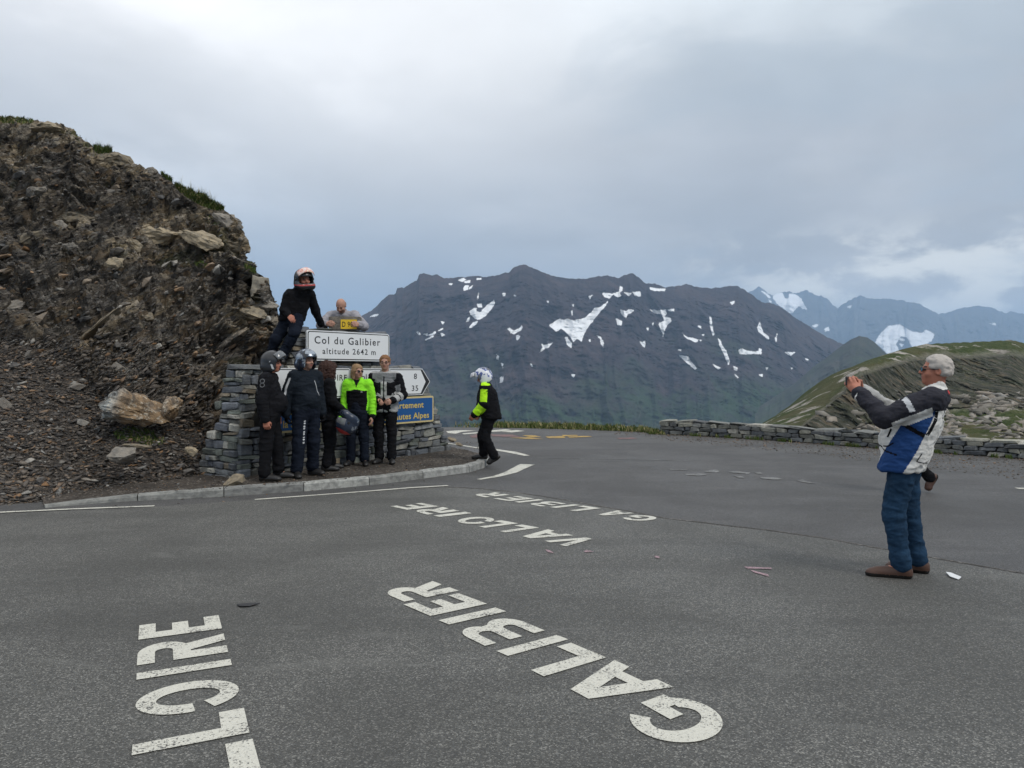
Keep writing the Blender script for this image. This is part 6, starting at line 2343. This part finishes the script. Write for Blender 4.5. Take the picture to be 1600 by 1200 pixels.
rt, J5, H5 = person(gp(602, 725, PL_Z), 178, 1.745, dict(wr_r=(.055, .235, 1.045), el_r=(.27, .03, 1.10), wr_l=(-.15, .22, 1.035), el_l=(-.285, .0, 1.12), an_r=(.10, -.02, .10), an_l=(-.11, .03, .10), to_r=(.15, .16, .04), to_l=(-.15, .19, .04), head=(0, .03, 1.64)),
                    (4, -4, 0), 'tall man with glasses wearing a black and light grey touring jacket, right of the group', SKIN, hair=('short', H_GINGER),
                    jacket=dict(mats=[BLACK, LGREY, MGREY], cls=cl5, w=1.03, hem=-.10, sleeve=1.08), trousers=dict(mats=[BLACK], fat=.98),
                    hands=dict(r=dict(palm=(0, -.3, -1), thumb=(0, 1, .6), curl=.8, sc=1.05), l=dict(palm=(0, -.6, -.6), thumb=(.3, .5, 1), curl=.9)))
glasses(rt, H5, mgl, mgl, False)

# --- 6: rider stepping up on the kerb


def cl6(P, J):
    c = np.zeros(len(P), int)
    m_, h_ = arm_mask(P, J, 'l', .10)
    c[m_ & (h_ < .93) & (P[:, 0] < -.10) & (np.abs(P[:, 1] - np.interp(h_, [0, 1], [J['sh_l'][1], J['el_l'][1]])) < .064)] = 1
    c[m_ & (h_ > 1.18) & (h_ < 1.88)] = 1
    c[(P[:, 2] > 1.43) & (P[:, 0] < -.045) & (P[:, 1] < .10) & (P[:, 1] > -.045)] = 1
    m_, h_ = arm_mask(P, J, 'r', .10)
    c[m_ & (h_ > 1.15) & (h_ < 1.88)] = 1
    return c


b6 = wp(763, 580, 12.9); b6[2] = 0.03
rt, J6, H6 = person(b6, 84, 1.63, dict(pelvis=(0, -.04, .93), chest=(0, .02, 1.24), neck=(0, .05, 1.44), head=(0, .10, 1.575), sh_l=(-.185, .04, 1.385), sh_r=(.185, .05, 1.385), el_l=(-.235, .05, 1.11), wr_l=(-.215, .22, .91), el_r=(.235, .03, 1.11), wr_r=(.23, .19, .90),
                                       hip_l=(-.09, -.03, .90), hip_r=(.09, -.03, .90), kn_r=(.10, .12, .53), an_r=(.10, .10, .175), to_r=(.10, .29, .12), kn_l=(-.10, .05, .50), an_l=(-.11, -.13, .16), to_l=(-.12, -.02, .045), flat_l=False),
                    (8, -26, 0), 'rider in white and blue helmet with neon yellow sleeves stepping onto the kerb', SKIN_RED,
                    jacket=dict(mats=[BLACK, NEON2], cls=cl6, w=1.2, d=.92, belly=.06, hem=-.10, sleeve=1.25), trousers=dict(mats=[BLACK], fat=1.12), boots=dict(kind='boot'),
                    hands=dict(l=dict(palm=(1, 0, 0), thumb=(0, 1, .3), curl=.7, sc=1.05), r=dict(palm=(-1, 0, 0), thumb=(0, 1, .3), curl=.7)))


def cl_white(P):
    n = fbm(P * 10 + 31, 3)
    return np.where(n > -.05, 0, np.where(n > -.30, 1, 2))


helmet(rt, H6, [HEL_WHT, HEL_NBL, MGREY], cl_white, True, None, peak=HEL_WHT)
ellipsoid_patch('raised_chin_bar', (0, .035, .045), (.125, .165, .130), 52, 14, 44, .016, HEL_WHT, rt, H6, 6)

# --- 7: the photographer


def cl7(P, J):
    x, y, z = P[:, 0], P[:, 1], P[:, 2]
    pe, ch = v3(*J['pelvis']), v3(*J['chest'])
    tt = np.clip((z - pe[2]) / (ch[2] - pe[2]), -.5, 1.6)
    yc = pe[1] + (ch[1] - pe[1]) * tt
    c = np.zeros(len(P), int)                                   # white
    yr = y - yc
    fr = np.interp(z, [.80, 1.0, 1.2, 1.35], [.20, .15, .10, .06])
    bk = np.interp(z, [.80, 1.0, 1.2, 1.35], [-.03, -.075, -.095, -.10])
    c[(x < -.03) & (yr < fr) & (yr > bk)] = 1                   # blue side
    c[(x > .03) & (yr < fr) & (yr > bk)] = 1
    c[(np.abs(z - 1.165 - yr * .5) < .016) & (yr > bk) & (yr < fr + .02)] = 2
    for x0, za, zb in ((-.075, 1.06, 1.32), (.055, .86, 1.36)):      # dark slits and seams down the back
        xx = x0 + (z - 1.2) * .10
        c[(yr < -.05) & (np.abs(x - xx) < (.009 if x0 < 0 else .006)) & (z > za) & (z < zb)] = 2
    c[(yr > .05) & (np.abs(z - 1.03 - x * .25) < .006) & (x < -.03)] = 2
    c[(z > 1.325 + .10 * np.clip(yr, -.2, .3))] = 3             # charcoal yoke
    m_, h_ = arm_mask(P, J, 'l', .115)
    c[m_] = 3
    # pale strip under the near upper arm
    d1, hh_ = seg_dist(P, J['sh_l'], J['el_l'])
    axz = J['sh_l'][2] + (J['el_l'][2] - J['sh_l'][2]) * hh_
    c[m_ & (h_ < .95) & (z < axz - .040)] = 0
    c[m_ & (np.abs(h_ - .50) < .055) & (z > axz - .02)] = 4
    c[m_ & (h_ > 1.45) & (h_ < 1.85) & (y > .30) & (x > -.19) & (np.abs(np.sin(h_ * 30)) > .35) & (z > 1.36)] = 0
    m_, h_ = arm_mask(P, J, 'r', .115)
    c[m_ & (h_ > .7)] = 5
    nd_ = np.hypot(x - J['neck'][0], y - J['neck'][1] - .01)
    c[(z > J['neck'][2] + .022) & (nd_ < .105)] = 0              # pale collar
    c[(z > J['neck'][2] - .015) & (z < J['neck'][2] + .018) & (yr < -.04) & (x > -.03) & (x < .03)] = 6
    return c


rt, J7, H7 = person(gp(1409, 898, 0), 58, 1.735, dict(pelvis=(0, -.03, .95), chest=(0, -.13, 1.25), neck=(0, -.235, 1.45), head=(0, -.235, 1.615), sh_l=(-.19, -.225, 1.40), sh_r=(.19, -.215, 1.40),
                                                      el_l=(-.285, .09, 1.255), wr_l=(-.105, .315, 1.455), el_r=(.25, .09, 1.27), wr_r=(.05, .31, 1.47), hip_l=(-.09, -.03, .92), hip_r=(.09, -.03, .92), kn_l=(-.11, .05, .50), kn_r=(.10, -.03, .50), an_l=(-.12, -.01, .085), an_r=(.13, -.11, .085),
                                                      to_l=(-.17, .21, .03), to_r=(.14, .10, .03)),
                      (12, 5, 0), 'white haired man in a white and blue jacket and jeans taking a photograph', SKIN_RED, fine=True, hair=('short', H_GREY),
                      jacket=dict(mats=[WHITE_C, BLUE_C, BLACK, CHAR, REFLECT, LGREY, REDC], cls=cl7, w=1.18, d=.80, belly=.06, hem=-.13, sleeve=1.12, folds=.011, cuff=-.035), trousers=dict(mats=[JEAN], hem=.058, fat=1.04, folds=.009),
                      boots=dict(kind='shoe', mat=BROWN_L, sole=SOLE),
                      hands=dict(l=(dict(palm=(.9, .1, -.1), thumb=(.2, -.6, .6), curl=(.75, (.3, .5, .9)), sc=1.15)), r=dict(palm=(-.9, .1, 0), thumb=(-.2, -.6, .6), curl=(.75, (-.3, .5, .8)), sc=1.15)))
glasses(rt, H7, mlens, mgl)
jo = child(rt, 'jacket')
patch_on(rt, jo, 'vent_zip', [(-.6, -.255, 1.325), (-.6, -.245, 1.24), (-.6, -.215, 1.17), (-.6, -.190, 1.125)], .020, BLACK, .003, (1, 0, 0))
patch_on(rt, jo, 'back_seam', [(-.6, -.312, 1.31), (-.6, -.300, 1.20), (-.6, -.262, 1.08), (-.6, -.215, .95), (-.6, -.195, .88)], .011, BLACK, .003, (1, 0, 0))
patch_on(rt, jo, 'pocket_flap', [(-.6, -.155, .985), (-.6, -.12, .925), (-.6, -.185, .905)], .007, BLACK, .003, (1, 0, 0))
patch_on(rt, jo, 'front_zip', [(-.6, .06, 1.165), (-.6, .085, 1.10)], .014, BLACK, .003, (1, 0, 0))
patch_on(rt, jo, 'pocket_edge', [(-.6, .04, 1.06), (-.6, .08, 1.03), (-.6, .12, 1.025)], .010, BLACK, .003, (1, 0, 0))
M7 = Matrix.LocRotScale(Vector(gp(1409, 898, 0)), Matrix.Rotation(R(58), 3, 'Z').to_quaternion(), Vector((1.735 / 1.75,) * 3))
ph = empty('phone', tuple(M7 @ Vector((-.03, .395, 1.535))), R(58), label='dark phone held up sideways in both hands of the white haired man', cat='phone')
place_box('phone_body', 0, 0, 0, .15, .009, .072, MATS['sign_black'], ph, .004)
place_box('phone_screen', 0, -.006, 0, .140, .002, .066, plain('screen_glass', (.05, .06, .07), .1, .6), ph, 0)

# --- 8: someone walking by behind the photographer
b8 = wp(1424, 580, 10.2); b8[2] = 0
person(b8, 92, 1.70, dict(pelvis=(0, -.04, .66), chest=(0, .0, .80), neck=(0, .06, .90), head=(0, .10, .96), sh_l=(-.15, .03, .88), sh_r=(.15, .03, .88), el_l=(-.17, .0, .72), el_r=(.17, .0, .72), wr_l=(-.14, .12, .66), wr_r=(.14, .12, .66),
                          hip_l=(-.08, -.04, .64), hip_r=(.08, -.04, .64), kn_r=(.09, .10, .42), an_r=(.09, .02, .10), to_r=(.09, .17, .04), kn_l=(-.09, .0, .40), an_l=(-.09, -.215, .195), to_l=(-.09, -.18, .05), flat_l=False),
       (0, -10, 0), 'dark clothed figure crouched behind the photographer, only a trailing boot in view', SKIN, hair=('short', H_BROWN), jacket=dict(mats=[BLACK], hem=0), trousers=dict(mats=[BLACK], fat=.9),
       boots=dict(kind='boot', mat=BROWN_L))

# --- 9: helmeted man up on the monument
s9 = s_of(440, .3)
b9 = wm(s9, .3, Z1 + .078)
rt, J9, H9 = person(b9, 180, 1.75, dict(pelvis=(-.15, -.02, .69), chest=(-.215, -.02, .92), neck=(-.27, .02, 1.13), head=(-.36, .06, 1.29), sh_r=(-.135, .10, 1.06), sh_l=(-.40, -.13, 1.085), el_l=(-.455, -.27, .84), wr_l=(-.50, -.42, .645), el_r=(-.07, .12, .83), wr_r=(-.17, .22, .74),
                                        hip_r=(-.08, -.02, .68), hip_l=(-.22, -.03, .68), kn_r=(.05, .12, .39), an_r=(.185, .0, .09), to_r=(.12, .17, .04), kn_l=(-.25, .20, .47), an_l=(-.02, .12, .10), to_l=(-.10, .28, .04)),
                    (38, -8, 6), 'man in black leaning on top of the monument, red and white visor raised', SKIN_RED,
                    jacket=dict(mats=[BLACK], w=.98, hem=-.02, sleeve=.95, folds=.009), trousers=dict(mats=[NAVY], fat=1.0),
                    hands=dict(r=dict(palm=(0, -.4, -1), thumb=(-1, .3, 0), curl=.5), l=dict(palm=(0, 0, -1), thumb=(0, 1, 0), curl=(.35, (-.2, 0, .6)), glove=True)))
helmet(rt, H9, [HEL_BLK, HEL_RED, REFLECT], lambda P: np.where((P[:, 2] < -.055) & (P[:, 2] > -.075), 1, 0), False, mvr, 52)

# --- 10: bald man bending over the milestone
b10 = wp(533, 580, 13.15); b10[2] = 1.22
rt, J10, H10 = person(b10, 180, 1.75, dict(pelvis=(0, -.16, .86), chest=(-.03, .0, 1.14), neck=(-.05, .13, 1.37), head=(-.055, .26, 1.475), sh_r=(.145, .12, 1.315), sh_l=(-.265, .12, 1.315), el_r=(.27, .30, 1.15), wr_r=(.11, .56, 1.155), el_l=(-.45, .30, 1.13), wr_l=(-.41, .56, 1.145),
                                           hip_r=(.08, -.16, .84), hip_l=(-.09, -.16, .84), kn_r=(.1, -.05, .46), kn_l=(-.1, -.05, .46), an_r=(.1, -.20, .10), an_l=(-.1, -.20, .10), to_r=(.12, -.02, .04), to_l=(-.12, -.02, .04)),
                      (-6, -38, 0), 'bald man in a light grey sweater bending over the milestone on top of the monument', SKIN, hair=('bald', H_STUB), beard=H_STUB,
                      jacket=dict(mats=[SWEAT], w=1.1, hem=0, sleeve=1.08, folds=.012, cuff=-.02), trousers=dict(mats=[JEAN]),
                      hands=dict(r=dict(palm=(-.5, -.6, 0), thumb=(-.3, .1, 1), curl=(.7, (-.5, .25, 0)), sc=1.1), l=dict(palm=(.5, -.6, 0), thumb=(.3, .1, 1), curl=(1.0, (.3, .25, 0)), sc=1.1)))

# ------------------------------------------------------------------ the air between here and the far range
bm = bmesh.new()
bmesh.ops.create_cube(bm, size=1)
me = bpy.data.meshes.new('haze')
for v in bm.verts:
    v.co = Vector((v.co.x * 90000, v.co.y * 90000, 0 if 0 else (-701 if v.co.z < 0 else 1360)))
bm.to_mesh(me); bm.free()
m = bpy.data.materials.new('haze_mat')
m.use_nodes = True
t = NT(m.node_tree)
vol = t.n('ShaderNodeVolumePrincipled')
vol.inputs['Color'].default_value = (.50, .72, 1.0, 1)
vol.inputs['Density'].default_value = HAZE
vol.inputs['Anisotropy'].default_value = .0
o_ = t.n('ShaderNodeOutputMaterial')
t.nt.links.new(vol.outputs[0], o_.inputs['Volume'])
link('haze', me, m, kind='stuff')
